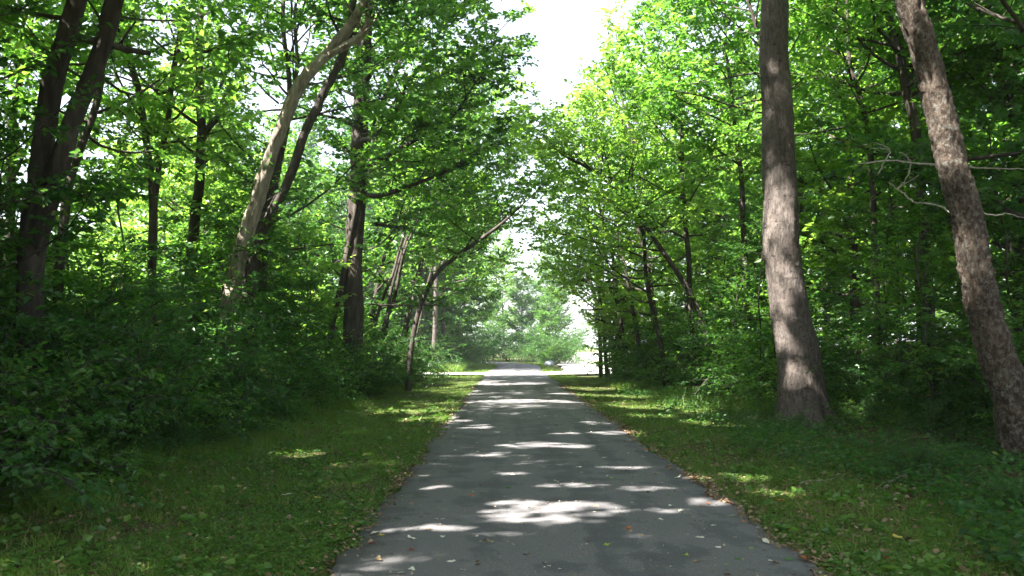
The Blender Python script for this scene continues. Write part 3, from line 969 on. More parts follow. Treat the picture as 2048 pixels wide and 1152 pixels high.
LEFT_BACK = [(-10.6, 12.5), (-11.2, 20.0), (-10.0, 28.5), (-9.4, 36.0), (-12.4, 33.0), (-13.5, 40), (-18.5, 15), (-19, 22), (-18.0, 30), (-17.0, 38), (-24, 26), (-23, 34), (-21, 45), (-12.4, 8.2), (-12.8, 15.5), (-14.6, 11.8), (-13.8, 4.5)]  # the last few, out of view, are added to shade the left shrubs
for k, (x, y) in enumerate(LEFT_BACK):
    place([1, 0, 1, 3, 1][k % 5], x, y, random.uniform(0.8, 0.95) if x > -14 else random.uniform(0.5, 0.62), random.uniform(0, 6.28), 'leafy tree deeper in the wood left of the path', 'trees deeper in the left wood')
for x, y, sc in [(-11.2, 2.4, 1.0), (-10.6, 7.0, .9), (-13.2, 0.2, 1.0)]:  # unseen trees added to darken the near left undergrowth
    place(3 if y > 3 else 0, x, y, sc, random.uniform(0, 6.28), 'unseen leafy tree added left of the camera to shade the near undergrowth', 'added shade trees left of the camera')
RIGHT_BACK = [(10.5, 18.0), (9.6, 24.5), (12.8, 22), (10.0, 30.5), (13.5, 29), (9.2, 36.5), (13.0, 36), (16.5, 25), (17, 33), (14.5, 15.5), (12.0, 9.5), (16, 40), (20, 18), (11.5, 41), (21, 30)]
for k, (x, y) in enumerate(RIGHT_BACK):
    place(k % 4, x, y, random.uniform(0.85, 1.05), random.uniform(0, 6.28), *((lambda w: ('leafy tree standing back in the right wood ' + w, 'trees in the right wood ' + w))('between the two big trunks' if x / y > 0.42 else 'left of the big grey trunk' if x / y < 0.31 else 'behind the big grey trunk')))
FAR_L = [(-4.2, 58.5), (-3.8, 67.5), (-5.2, 55), (-8.5, 53), (-6.0, 62), (-10, 60), (-13, 55), (-9.5, 68), (-15, 64), (-6.5, 78), (-18, 56), (-4.3, 86), (-12, 88)]
for k, (x, y) in enumerate(FAR_L):
    place([2, 0, 2, 2, 3][k % 5], x, y, random.uniform(0.95, 1.2), random.uniform(0, 6.28), 'distant tree beyond the drive on the left of the path', 'trees beyond the drive on the left')  # mostly the darker leaf, putting shade into the colour of these crowns
FAR_C = [(1.5, 92, .55), (4.0, 84, .5), (5.0, 90, .55), (-1.5, 99, .6), (2.8, 101, .6)]
for k, (x, y, s) in enumerate(FAR_C):
    place([2, 0, 2, 3][k % 4], x, y, s, random.uniform(0, 6.28), 'small distant tree where the path bends out of sight', 'small trees at the bend')
FAR_R = [(7.4, 41.5), (9.4, 44.5), (5.0, 112), (13.5, 52), (15.5, 60), (18, 68), (20, 50), (22, 80), (13.0, 46.5), (26, 62), (28, 95), (34, 110)]
for k, (x, y) in enumerate(FAR_R):
    place((k + 2) % 4, x, y, random.uniform(0.8, 1.0), random.uniform(0, 6.28), 'distant tree beyond the drive on the right of the path', 'trees beyond the drive on the right')

FAR_ROW = [(x + random.uniform(-2, 2), 116 + random.uniform(-6, 10)) for x in range(-78, 6, 6)] + [(x + random.uniform(-2, 2), 128 + random.uniform(-6, 10)) for x in range(24, 110, 7)]
FAR_ROW += [(-42 + random.uniform(-3, 3), y) for y in range(10, 110, 8)] + [(40 + random.uniform(-3, 3), y) for y in range(10, 120, 8)]
for k, (x, y) in enumerate(FAR_ROW):
    place(k % 4, x, y, random.uniform(0.95, 1.25), random.uniform(0, 6.28), 'far tree in the woodland edge across the fields', 'far woodland edge')

# ------------------------------------------------------------------ shrubs and saplings of the undergrowth
def make_shrub(seed, h, rad, leaf_m, leaf=0.085, stems=9, per=8):
    rng = np.random.default_rng(seed)
    pl = Plant(rng)
    az = 0
    for k in range(stems):
        az += 2.4 + rng.normal(0, 0.3)
        e = R(rng.uniform(38, 82))
        d = np.array([math.cos(az) * math.cos(e), math.sin(az) * math.cos(e), math.sin(e)])
        L = h * rng.uniform(0.75, 1.15)
        p0 = np.array([math.cos(az), math.sin(az), 0]) * rng.uniform(0.02, 0.2) + np.array([0, 0, -0.05])
        pl.limb(p0, d, L, 0.016, 9, spacing=0.16, tl=0.36, up=0.02, droop=0.42, seg=8, flat=0.4, sec=0.5, bare=0.12, crown=False, sides=5)
    root = empty('shrub', (300, -40, 0))
    tag(root, 'shrub', 'shrub', 'shrub')
    obj('stem', pl.trunk_mesh('shrub_stem', M['bark_dark']), root)
    obj('foliage', pl.crown_mesh('shrub_foliage', M[leaf_m], M['bark_dark'], per=per, size=leaf, tilt=0.4), root)
    return root


def make_sapling(seed, h, leaf_m, leaf=0.11, n=16, rad=1.5):
    rng = np.random.default_rng(seed)
    pl = Plant(rng)
    st, rr = gen_stem(0, 0, h, 0.022, (rng.normal(0, 0.4), rng.normal(0, 0.4)), 0.08, rng)
    st[:, 2] -= st[0, 2]
    st[0, 2] = -0.05
    P = spline(st, 16)
    r2 = np.interp(np.linspace(0, 1, 16), np.linspace(0, 1, len(rr)), rr)
    pl.tube(P, r2, 6)
    crown_limbs(pl, P, r2, n=n, t0=0.18, t1=0.97, length=rad, n2=6, el=(-4, 30), spacing=0.17, tl=0.38, droop=0.10, flat=0.2)
    root = empty('sapling', (300, -40, 0))
    tag(root, 'sapling', 'sapling', 'sapling')
    obj('stem', pl.trunk_mesh('sapling_stem', M['bark_dark']), root)
    obj('foliage', pl.crown_mesh('sapling_foliage', M[leaf_m], M['bark_dark'], per=8, size=leaf, tilt=0.3, hi=True), root)
    return root


class Stock:
    def __init__(self, protos):
        self.p, self.used = protos, [False] * len(protos)

    def put(self, i, x, y, s, rz, label, group, sz=None):
        i %= len(self.p)
        if self.used[i]:
            o = copy_thing(self.p[i])
        else:
            o = self.p[i]
            self.used[i] = True
        o.location = (x, y, float(H(x, y)) - 0.02)
        o.rotation_euler = (0, 0, rz)
        o.scale = (s, s, s if sz is None else sz)
        tag(o, label, None, group)
        if group is None and 'group' in o: del o['group']
        return o


SH = Stock([make_shrub(500 + i, [1.9, 2.3, 1.6, 2.6][i], 1.4, ['leaf_dark', 'leaf_dark', 'leaf', 'leaf_dark'][i]) for i in range(4)])
SA = Stock([make_sapling(520 + i, [3.2, 4.2, 2.6, 5.0][i], ['leaf', 'leaf_dark', 'leaf', 'leaf_dark'][i], rad=[1.4, 1.6, 1.2, 1.9][i]) for i in range(4)] + [make_sapling(530, 4.0, 'leaf_yellow', leaf=0.14, rad=1.5)])
rs = random.Random(8)


def zone_left(kind, x, y):
    row = 'front' if x > -6.2 else 'back'
    where = ('nearest the camera' if y < 13.5 else 'below the forked and arching trunks' if y < 20 else
             'between arching and upright trunks' if y < 27 else 'past the upright trunk towards the drive')
    look = {'shrub': 'dense dark green shrub', 'sapling': 'leafy sapling'}[kind]
    return '%s in the %s left undergrowth %s' % (look, row, where), '%ss in the %s left undergrowth %s' % (kind, row, where)


k = 0
y = 7.5
while y < 42:
    for x0 in (-5.05, -6.7, -8.4, -10.2):
        x = x0 + rs.uniform(-0.4, 0.4)
        s = rs.uniform(0.85, 1.15) * (0.9 if x0 > -6 else 1.2 if x0 > -8 else 1.5)
        SH.put(rs.randrange(4), x, y + rs.uniform(-0.5, 0.5), s, rs.uniform(0, 6.28), *zone_left('shrub', x, y))
    if y > 27:
        SH.put(1 + 2 * rs.randrange(2), -4.6 + rs.uniform(-.3, .3), y, rs.uniform(0.7, 0.9), rs.uniform(0, 6.28), *zone_left('shrub', -4.9, y))
    y += 1.75
for i in range(48):
    x, y = rs.uniform(-11.0, -6.2), 9.0 + i * 0.68 + rs.uniform(-.5, .5)
    SA.put(rs.randrange(4), x, y, rs.uniform(0.85, 1.25), rs.uniform(0, 6.28), *zone_left('sapling', x, y))
for x, y, s in [(5.3, 41.0, .8), (6.2, 42.6, 1.0), (7.6, 42.0, 1.1), (6.8, 40.4, 1.0), (8.8, 43.5, 1.2), (10.4, 43.0, 1.3), (5.6, 39.0, .7), (9.5, 46, 1.2), (11.5, 47, 1.4)]:
    SH.put(rs.randrange(4), x, y, s, rs.uniform(0, 6.28), 'sunlit shrub at the foot of the thin clump by the gravel drive', 'shrubs by the gravel drive')
for x, y, s in [(4.75, 41.2, .8), (5.3, 43.0, 1.0), (5.7, 39.8, .9), (6.4, 44, 1.1), (4.7, 38.6, .8), (5.2, 36.4, .85), (5.6, 34.2, .9)]:
    SA.put(4, x, y, s, rs.uniform(0, 6.28), 'bright yellow green sapling in front of the thin clump by the drive', 'bright saplings by the gravel drive')
for x, y, s in [(-5.3, 24.6, .9), (-5.0, 28.2, .85), (-5.5, 30.8, 1.0), (-4.7, 34.0, .8), (-5.2, 37.0, .95), (-6.0, 26.4, 1.1)]:
    SA.put([0, 2, 4][int(y) % 3], x, y, s, rs.uniform(0, 6.28), 'leafy sapling at the left verge near the slim bowing tree', 'saplings near the bowing tree')
for x, y, s in [(5.3, 29.2, .75), (5.2, 31.6, .8), (5.5, 33.6, .85), (5.1, 35.8, .8), (5.4, 37.8, .85)]:
    SH.put(rs.randrange(4), x, y, s, rs.uniform(0, 6.28), 'rounded shrub in front of the slim stems at the right verge', 'shrubs in front of the right stems')
y = 19
while y < 41:
    for x0 in (6.4, 8.0):
        if abs(x0 + 0.4 - 5.9) < 1.0 and 15.5 < y < 18: continue
        SH.put(rs.randrange(4), x0 + rs.uniform(-.4, .4), y + rs.uniform(-.5, .5), rs.uniform(0.95, 1.25), rs.uniform(0, 6.28), 'dense shrub at the edge of the right wood beyond the big grey trunk', 'shrubs of the right wood edge')
    y += 1.9
for x, y, s in [(8.2, 13.5, .9), (9.6, 15.5, 1.0), (7.9, 16.6, .8), (10.4, 12.0, 1.0), (9.0, 18.2, 1.0), (11.4, 14.2, 1.1), (8.3, 10.8, .7), (12.5, 17.5, 1.1)]:
    SH.put(rs.randrange(4), x, y, s, rs.uniform(0, 6.28), 'shrub in the shade between the big grey trunk and the leaning trunk', 'shrubs behind the two right trunks')
for x, y, s in [(7.0, 14.6, .95), (8.6, 15.0, 1.0), (9.6, 11.8, 1.0), (7.6, 17.8, 1.0), (10.0, 17.0, 1.1), (8.9, 20.0, 1.0), (7.2, 12.2, .8), (11.5, 12.6, 1.1), (10.9, 20, 1.1), (12.8, 15.5, 1.1)]:
    SA.put(rs.randrange(4), x, y, s, rs.uniform(0, 6.28), 'leafy sapling with flat sprays between the two right trunks', 'saplings behind the two right trunks')
for x, y, s in [(6.0, 21, .9), (6.2, 24.5, 1.0), (5.9, 27.5, .9), (6.3, 30.5, 1.0), (5.8, 34.5, .9), (6.2, 38.5, .9), (7.2, 22.5, 1.1), (7.6, 26, 1.2), (7.4, 24, 1), (8.6, 28, 1.1), (7.2, 31, 1), (9.4, 33, 1), (7.0, 36.5, 1), (8.8, 38, 1)]:
    SA.put(rs.randrange(4), x, y, s, rs.uniform(0, 6.28), 'leafy sapling at the edge of the right wood beyond the big grey trunk', 'saplings of the right wood edge')
for x, y, s in [(-4.9, 50.5, .9), (-6.3, 51.5, 1.1), (-4.4, 54.5, 1.0), (-5.4, 57, 1.2), (-3.6, 61, 1.0), (-4.6, 64, 1.2), (-3.4, 68, 1.1), (-7.5, 56, 1.2), (-5.5, 70, 1.2), (-7.8, 49.8, 1.1), (-9.8, 50, 1.4), (-5.6, 53, 1.7), (-4.6, 59, 1.7), (-3.9, 66, 1.7), (-6.8, 61, 2.0), (-2.9, 72, 1.5), (-4.4, 74, 1.9), (-3.6, 79, 2.0), (-5.5, 84, 2.0)]:
    SH.put(rs.randrange(4), x, y, s, rs.uniform(0, 6.28), 'shrub on the left of the path beyond the sunlit drive', 'shrubs left beyond the drive')
for x, y, s in [(1.2, 86, 1.4), (2.8, 80, 1.3), (4.2, 76, 1.2), (3.8, 82, 1.6), (-.3, 90, 1.5), (5.0, 79, 1.3), (-2.2, 93, 1.6), (5.6, 86, 1.5), (3.6, 72.5, .8), (0.3, 94, 2.0), (3.0, 93, 2.0), (-3.6, 96, 2.2), (6.0, 95, 1.9), (-6, 98, 2.2), (4.6, 71, 1.1)]:
    SH.put(rs.randrange(4), x, y, s, rs.uniform(0, 6.28), 'shrub closing the view where the path bends left', 'shrubs at the bend')

for i in range(44):
    y = 8.2 + i * 0.68 + rs.uniform(-.4, .4)
    x = -4.25 + 0.35 * math.sin(y * 0.8) + rs.uniform(-.45, .25)
    SH.put(rs.randrange(4), x, y, rs.uniform(0.16, 0.36), rs.uniform(0, 6.28), 'low leafy weed in the tall grass fringe of the left verge', 'low weeds of the left fringe')
n_w = 0
while n_w < 46:
    x, y = rs.uniform(3.9, 9.5), rs.uniform(7.5, 17.5)
    if x < 4.6 and rs.random() < 0.6: continue
    if x / y > 0.64 or (x > 4.9 and y < 10.8) or (abs(x - 5.5) < 0.75 and 11.5 < y < 17.3): continue
    sc = rs.uniform(0.2, 0.42) * (0.8 if x < 5 else 1.1)
    SH.put(rs.randrange(4), x, y, sc, rs.uniform(0, 6.28), 'low leafy weed on the shaded ground round the two right trunks', 'low weeds round the right trunks')
    n_w += 1
for x, y, sc in [(4.95, 15.6, .20), (6.25, 16.0, .36), (6.6, 16.5, .5), (5.75, 15.3, .16)]:
    SH.put(rs.randrange(4), x, y, sc, rs.uniform(0, 6.28), 'leafy weed growing against the flared base of the big grey trunk', 'weeds at the big grey trunk')

# ------------------------------------------------------------------ grass, clover, ground cover and litter
def blades(n, xs, ys, hmin, hmax, w, rng, lean=0.5):
    z = H(xs, ys)
    b = np.stack([xs, ys, z - 0.005], -1)
    az = rng.uniform(0, 6.28, n)
    hh = rng.uniform(hmin, hmax, n)
    ww = w * rng.uniform(0.6, 1.3, n)
    sd = np.stack([np.cos(az), np.sin(az), np.zeros(n)], -1) * (ww * 0.5)[:, None]
    ln = rng.normal(0, lean, (n, 2)) * hh[:, None]
    tip = b + np.concatenate([ln, hh[:, None]], 1)
    V = np.stack([b - sd, b + sd, tip], 1).reshape(-1, 3)
    return V, np.arange(n * 3).reshape(-1, 3), np.repeat(np.clip(rng.normal(0.45, 0.25, n), 0, 1), 3)


def flat_leaves(n, xs, ys, zlo, zhi, size, rng, tilt=0.45, mean=0.45, stalk=False):
    z = H(xs, ys) + rng.uniform(zlo, zhi, n)
    P = np.stack([xs, ys, z], -1)
    az = rng.uniform(0, 6.28, n)
    D = unit(np.stack([np.cos(az), np.sin(az), rng.normal(0, 0.3, n)], -1))
    Nn = np.array([0, 0, 1.0]) + rng.normal(0, tilt, (n, 3))
    Nn = unit(Nn - np.sum(Nn * D, 1)[:, None] * D)
    Sd = np.cross(D, Nn)
    s = size * rng.uniform(0.6, 1.3, n)
    c = P + D * (s * 0.5)[:, None] + Nn * (s * 0.08)[:, None]
    V = np.stack([P, c - Sd * (s * 0.38)[:, None], P + D * s[:, None], c + Sd * (s * 0.38)[:, None]], 1).reshape(-1, 3)
    o = np.arange(n)[:, None] * 4
    T = np.concatenate([o + [0, 1, 2], o + [0, 2, 3]])
    return V, T, np.repeat(np.clip(rng.normal(mean, 0.22, n), 0, 1), 4)


def scatter(n, x0f, x1f, y0, y1, rng, power=1.0):
    """points between two x-curves, denser towards the camera"""
    u = rng.random(n)
    if power == 1.0:
        yy = y0 * (y1 / y0) ** u           # density ~ 1/y
    else:
        a = 1 - power
        yy = (y0 ** a + u * (y1 ** a - y0 ** a)) ** (1 / a)
    xl, xr = x0f(yy), x1f(yy)
    return xl + (xr - xl) * rng.random(n), yy


def patchy(x, y, rng, thr=0.0):
    v = np.sin(x * 2.1 + y * 0.9) + np.sin(y * 1.7 - x * 1.3 + 1.0) + np.sin(x * 4.3 - y * 3.1 + 2) * 0.7 + np.sin(x * 0.8 + y * 0.35 + 4)
    return rng.random(len(x)) < 1 / (1 + np.exp(-(v - thr) * 1.6))


def stuff(name, label, cat, parts, m):
    V, T, Rr, o = [], [], [], 0
    for v, t, r in parts:
        V.append(v); T.append(t + o); Rr.append(r); o += len(v)
    ob = obj(name, new_mesh(name, np.concatenate(V), tris=np.concatenate(T), mats=[m], attrs={'rnd': np.concatenate(Rr)}))
    return tag(ob, label, cat, None, 'stuff')


g = np.random.default_rng(77)
con = lambda v: (lambda y: np.full(len(y), float(v)))
LEFT_IN = lambda y: PATH_L + path_shift(y) + 0.06 * np.sin(y * 3.1) * np.sin(y * 1.3) + 0.04 * np.sin(y * 7.3)
RIGHT_IN = lambda y: PATH_R + path_shift(y) + 0.06 * np.sin(y * 2.7) * np.sin(y * 1.1) + 0.04 * np.sin(y * 6.7)


def on_drive(x, y):
    return (np.abs(y - (45.4 + 0.03 * x)) < 2.0) | ((y > 46) & (x > 3.2) & (x < 0.13 * y))


def verge(side, nb, nc):
    inn, outn = (LEFT_IN, con(-5.0)) if side < 0 else (RIGHT_IN, con(4.9))
    x, yy = scatter(nb, inn, outn, 4.2, 42, g, 1.15)
    k = patchy(x, yy, g, -0.7)
    x, yy = x[k], yy[k]
    A = blades(len(x), x, yy, 0.02, 0.06, 0.007, g, 0.7)
    return A, (inn, outn)


A, _ = verge(-1, 190000, 0)
B, _ = verge(1, 150000, 0)
x, yy = scatter(26000, con(-5.0), con(3.4), 41, 80, g)
k = ~on_drive(x, yy) & ((x < PATH_L + path_shift(yy)) | (x > PATH_R + path_shift(yy)))
x, yy = scatter(900, con(-4.4), con(4.2), 4.6, 26, g, 1.1)
kk = (x < PATH_L - .05) | (x > PATH_R + .05)
x, yy = x[kk], yy[kk]
TUFT = blades(len(x) * 26, np.repeat(x, 26) + g.normal(0, .04, len(x) * 26), np.repeat(yy, 26) + g.normal(0, .04, len(x) * 26), 0.04, 0.13, 0.007, g, 0.6)
x, yy = scatter(26000, con(-5.0), con(3.4), 41, 80, g)
k = ~on_drive(x, yy) & ((x < PATH_L + path_shift(yy)) | (x > PATH_R + path_shift(yy)))
C_ = blades(k.sum(), x[k], yy[k], 0.05, 0.14, 0.025, g)
stuff('grass', 'short mown grass on the verges either side of the path', 'grass', [A, B, C_, TUFT], M['grass'])


def clov(inn, outn, n, thr):
    x, yy = scatter(n, inn, outn, 4.2, 30, g, 1.3)
    k = patchy(x + 3.1, yy - 1.7, g, thr)
    x, yy = x[k], yy[k]
    return flat_leaves(len(x), x, yy, 0.012, 0.045, 0.028, g, 0.4)


rx_, ry_ = [], []
for inn, outn in ((LEFT_IN, con(-4.2)), (RIGHT_IN, con(4.2))):
    x, yy = scatter(170, inn, outn, 4.6, 24, g, 1.1)
    rx_.append(np.repeat(x, 9) + g.normal(0, .035, len(x) * 9)); ry_.append(np.repeat(yy, 9) + g.normal(0, .035, len(x) * 9))
rx_, ry_ = np.concatenate(rx_), np.concatenate(ry_)
ROS = flat_leaves(len(rx_), rx_, ry_, 0.02, 0.07, 0.075, g, 0.45, 0.6)
stuff('clover', 'low clover and weeds mixed into the verge grass', 'clover', [clov(LEFT_IN, con(-5.2), 110000, -0.4), clov(RIGHT_IN, con(5.2), 80000, -0.2), ROS], M['clover'])

# taller fringe where the mown verge meets the wood
x, yy = scatter(80000, con(-5.4), con(-3.2), 8.0, 41, g, 0.9)
k = g.random(len(x)) < 1 - sstep(-4.2, -3.5, x + 0.35 * np.sin(yy * 0.8) + 0.2 * np.sin(yy * 2.9))
F1 = blades(k.sum(), x[k], yy[k], 0.07, 0.24, 0.009, g, 0.55)
x, yy = scatter(30000, con(3.5), con(6.3), 18.5, 41, g, 0.9)
k = g.random(len(x)) < sstep(3.7, 4.9, x + 0.4 * np.sin(yy * 0.9) + 0.2 * np.sin(yy * 2.3))
F2 = blades(k.sum(), x[k], yy[k], 0.10, 0.30, 0.012, g, 0.45)
x, yy = scatter(16000, con(-5.5), con(-2.6), 48.5, 66, g, 0.9)
F3 = blades(len(x), x, yy, 0.2, 0.6, 0.03, g, 0.4)
stuff('tall_grass', 'taller unmown grass fringing the undergrowth', 'grass', [F1, F2, F3], M['grass'])

x, yy = scatter(60000, con(-14), con(-4.7), 5.5, 36, g, 0.9)
G1 = flat_leaves(len(x), x, yy, 0.03, 0.30, 0.075, g, 0.5)
x, yy = scatter(60000, lambda y: 3.5 + 0.4 * np.sin(y * 0.9), con(14), 5.0, 32, g, 1.1)
k = patchy(x * 0.7, yy * 0.7, g, -2.0)
G2 = flat_leaves(k.sum(), x[k], yy[k], 0.02, 0.22, 0.065, g, 0.5)
stuff('ground_cover', 'leafy vines and seedlings covering the woodland floor', 'ground cover', [G1, G2], M['leaf_dark'])

x, yy = scatter(26000, lambda y: RIGHT_IN(y) + 0.0, con(12), 4.3, 34, g, 1.0)
L1 = flat_leaves(len(x), x, yy, 0.008, 0.03, 0.05, g, 0.4, 0.5)
x, yy = scatter(14000, con(-12), LEFT_IN, 4.3, 34, g, 1.0)
L2 = flat_leaves(len(x), x, yy, 0.008, 0.03, 0.05, g, 0.4, 0.45)
es = []
for fn, sgn, n in ((LEFT_IN, -1, 2600), (RIGHT_IN, 1, 5500)):   # drift of dry bits along both path edges
    yy = 4.2 * (32 / 4.2) ** g.random(n)
    off = g.gamma(1.4, 0.07, n) * (1 + 0.8 * np.sin(yy * 1.7 + sgn) * np.sin(yy * 0.63)) - 0.06
    kk = g.random(n) < 0.35 + 0.65 * np.clip(np.sin(yy * 2.2 + sgn) + np.sin(yy * 0.9), 0, 1)
    yy, off = yy[kk], off[kk]
    n = len(yy)
    x = fn(yy) + sgn * off
    es.append(flat_leaves(n, x, yy, 0.036, 0.05, 0.035, g, 0.35, 0.62))
x, yy = scatter(1500, con(PATH_L + .05), con(PATH_R - .05), 4.6, 26, g, 1.2)
es.append(flat_leaves(len(x), x, yy, 0.082, 0.088, 0.016, g, 0.25, 0.75))
stuff('leaf_litter', 'dry brown leaf litter along the path edges and under the trees', 'leaf litter', [L1, L2] + es, M['litter'])

# ------------------------------------------------------------------ single fallen leaves
LC = {'pale': (0.62, 0.58, 0.48), 'tan': (0.30, 0.22, 0.13), 'brown': (0.10, 0.055, 0.03), 'orange': (0.42, 0.13, 0.035), 'red': (0.20, 0.035, 0.02), 'yellow': (0.50, 0.40, 0.06), 'lime': (0.26, 0.38, 0.05), 'green': (0.07, 0.17, 0.04)}
LM = {k: leaf_mat('fallen_leaf_' + k, [(0, tuple(c * 0.75 for c in v)), (1, tuple(min(1, c * 1.2) for c in v))], [(0, v), (1, v)], 0.2, 0.04) for k, v in LC.items()}
LEAFM = {}


def fallen_mesh(col, var):
    if (col, var) in LEAFM: return LEAFM[(col, var)]
    rr = np.random.default_rng(900 + var)
    n = 12
    a = np.linspace(0, 2 * math.pi, n, endpoint=False)
    lobes = [0, 3, 5, 0, 3][var % 5]
    rad = 0.5 * (0.75 + 0.25 * np.cos(a * lobes) if lobes else np.ones(n))
    px = np.cos(a) * rad * (1.0 if lobes else 1.0)
    py = np.sin(a) * rad * (0.85 if lobes else 0.5)
    curl = rr.uniform(0.15, 0.7)
    pz = curl * py ** 2 * 2.0 + rr.uniform(-.1, .35) * px ** 2 + rr.normal(0, 0.03, n)
    V = np.concatenate([[[0, 0, 0.02]], np.stack([px, py, pz + 0.02], -1), [[0.85, 0.03, 0.10]], [[0.45, 0.02, 0.05]], [[0.45, -0.02, 0.05]]])
    T = [(0, 1 + i, 1 + (i + 1) % n) for i in range(n)] + [(n + 1, n + 2, n + 3)]
    LEAFM[(col, var)] = new_mesh('fallen_leaf_%s' % col, V, tris=T, mats=[LM[col]], attrs={'rnd': rr.random(len(V))})
    return LEAFM[(col, var)]


def fallen(x, y, z, size, col, var, label, group=None, rz=None):
    o = obj('fallen_leaf', fallen_mesh(col, var), loc=(x, y, z))
    o.rotation_euler = (rs.uniform(-.25, .25), rs.uniform(-.25, .25), rs.uniform(0, 6.28) if rz is None else rz)
    o.scale = (size, size, size)
    return tag(o, label, 'leaf', group)


def zsurf(x, y):
    return 0.045 if PATH_L < x < PATH_R else float(H(x, y)) + 0.035


for px, py, s, c, v, lab in [
    (1255, 1070, .075, 'orange', 1, 'curled orange leaf lying mid right on the asphalt'),
    (1612, 1132, .10, 'orange', 2, 'large orange leaf at the bottom right edge of the asphalt'),
    (1562, 1006, .09, 'orange', 1, 'orange red leaf lying in the grass right of the path'),
    (743, 1101, .075, 'red', 2, 'dark red leaf near the bottom left edge of the asphalt'),
    (821, 1114, .05, 'red', 1, 'small reddish leaf on the lower left of the asphalt'),
    (942, 1002, .065, 'orange', 1, 'small orange leaf left of the middle of the path'),
    (1211, 1105, .085, 'lime', 2, 'bright yellow green leaf on the asphalt near the bottom'),
    (761, 1084, .06, 'yellow', 1, 'pale yellow leaf by the lower left edge of the asphalt'),
    (633, 998, .10, 'yellow', 2, 'yellow leaf lying in the left verge grass'),
    (669, 1059, .08, 'yellow', 1, 'small yellow leaf in the grass close to the left path edge'),
    (474, 973, .19, 'tan', 2, 'large tan curled leaf lying in the left verge grass'),
    (530, 970, .12, 'tan', 1, 'tan leaf right of the largest leaf in the left grass'),
    (572, 988, .11, 'pale', 0, 'pale narrow leaf in the middle of the left verge'),
    (1775, 1124, .12, 'red', 2, 'dark reddish leaf in the lower right grass'),
    (1793, 1075, .09, 'yellow', 1, 'yellow leaf in the lower right grass'),
    (1395, 1137, .09, 'tan', 2, 'tan leaf lying on the asphalt at the bottom right'),
    (1373, 1125, .05, 'lime', 1, 'small green yellow leaf beside the tan one at the bottom right'),
    (1157, 943, .09, 'pale', 0, 'pale elongated leaf lying across the middle of the path'),
    (1475, 1132, .05, 'green', 0, 'fresh green leaf on the lower right asphalt'),
    (1282, 1085, .06, 'tan', 3, 'tan leaf just below the curled orange one'),
]:
    p = ground_at(px, py)
    fallen(p[0], p[1], zsurf(p[0], p[1]), s, c, v, lab)
cols_ = ['pale'] * 9 + ['tan'] * 5 + ['brown'] * 5 + ['green'] * 2 + ['lime'] + ['orange']
words = {'pale': 'small pale dry leaf scattered on the asphalt', 'tan': 'small tan leaf scattered on the asphalt', 'brown': 'tiny dark brown leaf scattered on the asphalt', 'green': 'tiny green leaf scattered on the asphalt', 'lime': 'tiny yellow green leaf scattered on the asphalt', 'orange': 'tiny orange leaf scattered on the asphalt'}
for i in range(270):
    y = 4.8 * (24 / 4.8) ** rs.random()
    e = rs.random()
    x = PATH_L + 0.08 + (PATH_R - PATH_L - 0.16) * (rs.betavariate(1.0, 0.75))
    c = rs.choice(cols_)
    fallen(x, y, 0.046, rs.uniform(0.03, 0.085), c, rs.randrange(5), words[c], 'small %s leaves on the asphalt' % c)

# ------------------------------------------------------------------ dead branches and sticks
def stick(name, label, paths, base, m='dead_wood', cat='branch'):
    base = np.array(base, float)
    root = None
    for i, (pts, r0, r1) in enumerate(paths):
        pl2 = Plant(np.random.default_rng(i + 3))
        P = spline(np.array(pts) - base, max(6, len(pts) * 4))
        P[1:-1] += pl2.rng.normal(0, 0.006, P[1:-1].shape)
        pl2.tube(P, np.linspace(r0, r1, len(P)), 7, rough=0.05)
        if i == 0:
            root = obj(name, pl2.trunk_mesh(name, M[m]), loc=base)
            tag(root, label, cat)
        else:
            obj('twig', pl2.trunk_mesh('twig', M[m]), root)
    return root


a = lambda px, py, d=11.6: at(px, py, d)
stick('dead_branch', 'pale bare dead branch with forked twigs caught left of the leaning trunk',
      [([a(1898, 330, 10.9), a(1840, 327), a(1780, 322), a(1714, 328)], .018, .006), ([a(1822, 324), a(1812, 312), a(1800, 303)], .010, .004), ([a(1770, 323), a(1780, 300), a(1765, 290), a(1745, 285)], .009, .004),
       ([a(1780, 300), a(1760, 296), a(1738, 299)], .008, .003), ([a(1822, 326), a(1818, 345), a(1806, 366), a(1795, 376)], .010, .004), ([a(1768, 324), a(1762, 338), a(1755, 350)], .008, .003)], a(1898, 330, 10.9))
stick('dead_branch', 'lower pale dead branch sticking out from the leaning trunk',
      [([a(1912, 432, 10.9), a(1880, 412), a(1855, 408), a(1826, 404)], .016, .006), ([a(1826, 404), a(1810, 390), a(1795, 378), a(1775, 364)], .010, .004), ([a(1795, 378), a(1812, 366), a(1838, 350)], .008, .003)], a(1912, 432, 10.9))
stick('dead_branch', 'thin bare branch reaching right behind the leaning trunk', [([a(1935, 335, 11.2), a(1980, 336), a(2060, 340)], .012, .006)], a(1935, 335, 11.2))
stick('dead_branch', 'short bare branch low on the right side of the leaning trunk', [([a(1958, 424, 10.7), a(1990, 430, 11.0), a(2015, 428, 11.2), a(2050, 436, 11.4)], .011, .004)], a(1958, 424, 10.7))


def gpt(px, py, dz=0.03):
    p = ground_at(px, py)
    p[2] = H(p[0], p[1]) + dz
    return p


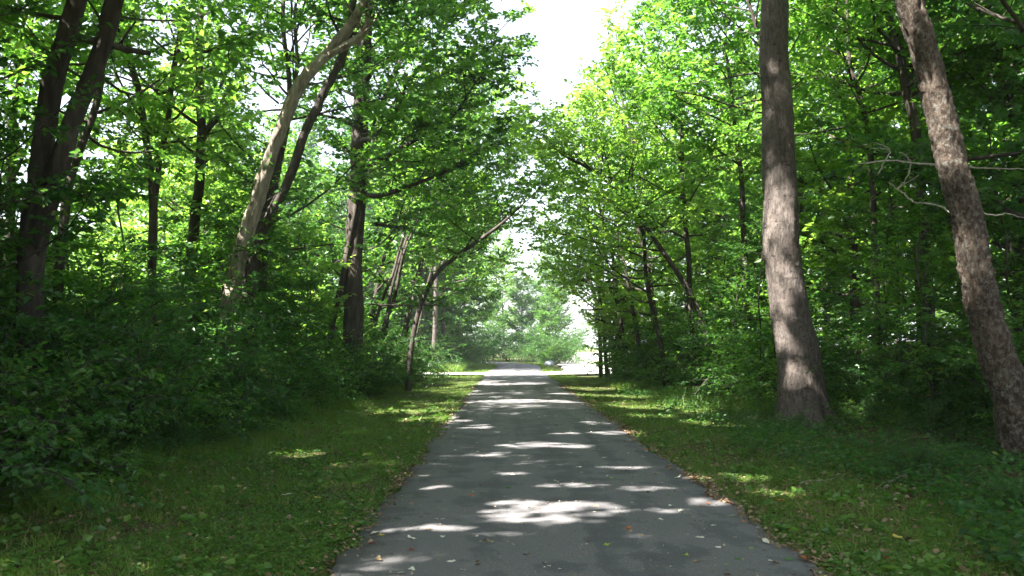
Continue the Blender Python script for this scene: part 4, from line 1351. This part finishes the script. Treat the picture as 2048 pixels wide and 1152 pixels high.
for lab, rows, r in [('crooked grey stick on the ground below the leaning trunk', [(1768, 968), (1790, 950), (1830, 942), (1880, 925), (1935, 900)], .015),
                     ('short pale stick lying at the right edge of the verge', [(1600, 962), (1622, 956), (1650, 957), (1676, 948)], .006),
                     ('thin fallen stick left of the leaning trunk base', [(1560, 905), (1600, 897), (1650, 893)], .010),
                     ('dark fallen stick lying between the two right trunks', [(1800, 850), (1850, 862), (1905, 880)], .016)]:
    pts = [gpt(*r_, dz=0.02) for r_ in rows]
    stick('fallen_stick', lab, [(pts, r, r * 0.4)], pts[0], 'dead_wood', 'stick')

# ------------------------------------------------------------------ blue grey boulder near the bend
def boulder():
    rng = np.random.default_rng(4)
    import bmesh
    bm = bmesh.new()
    bmesh.ops.create_icosphere(bm, subdivisions=3, radius=0.5)
    for v in bm.verts:
        n = v.co.normalized()
        d = 0.10 * math.sin(n.x * 4 + 1) + 0.08 * math.sin(n.y * 5 + n.z * 3) + 0.05 * math.sin(n.z * 7 + n.x * 5)
        v.co = n * (0.5 + d * 0.5)
        v.co.x *= 1.5; v.co.z *= 0.85
    me = bpy.data.meshes.new('boulder')
    bm.to_mesh(me); bm.free()
    me.materials.append(M['stone'])
    for p in me.polygons: p.use_smooth = True
    o = obj('boulder', me, loc=(3.15, 66, 0.12))
    o.scale = (0.55, 0.55, 0.6)
    tag(o, 'rounded blue grey boulder on the grass right of the path near the bend', 'rock')


boulder()

# ------------------------------------------------------------------ the humid summer air
def haze():
    import bmesh
    bm = bmesh.new()
    bmesh.ops.create_cube(bm, size=1.0)
    me = bpy.data.meshes.new('haze')
    bm.to_mesh(me); bm.free()
    m, nt, out = mat('humid_air')
    v = N(nt, 'ShaderNodeVolumePrincipled')
    v.inputs['Color'].default_value = (0.93, 0.97, 1.0, 1)
    v.inputs['Density'].default_value = 0.0008
    v.inputs['Anisotropy'].default_value = 0.3
    nt.links.new(v.outputs[0], out.inputs['Volume'])
    me.materials.append(m)
    o = obj('haze', me, loc=(0, 720, 13.0))
    o.scale = (1900, 1640, 29)
    tag(o, 'thin humid summer air filling the whole scene', 'haze', None, 'stuff')


haze()
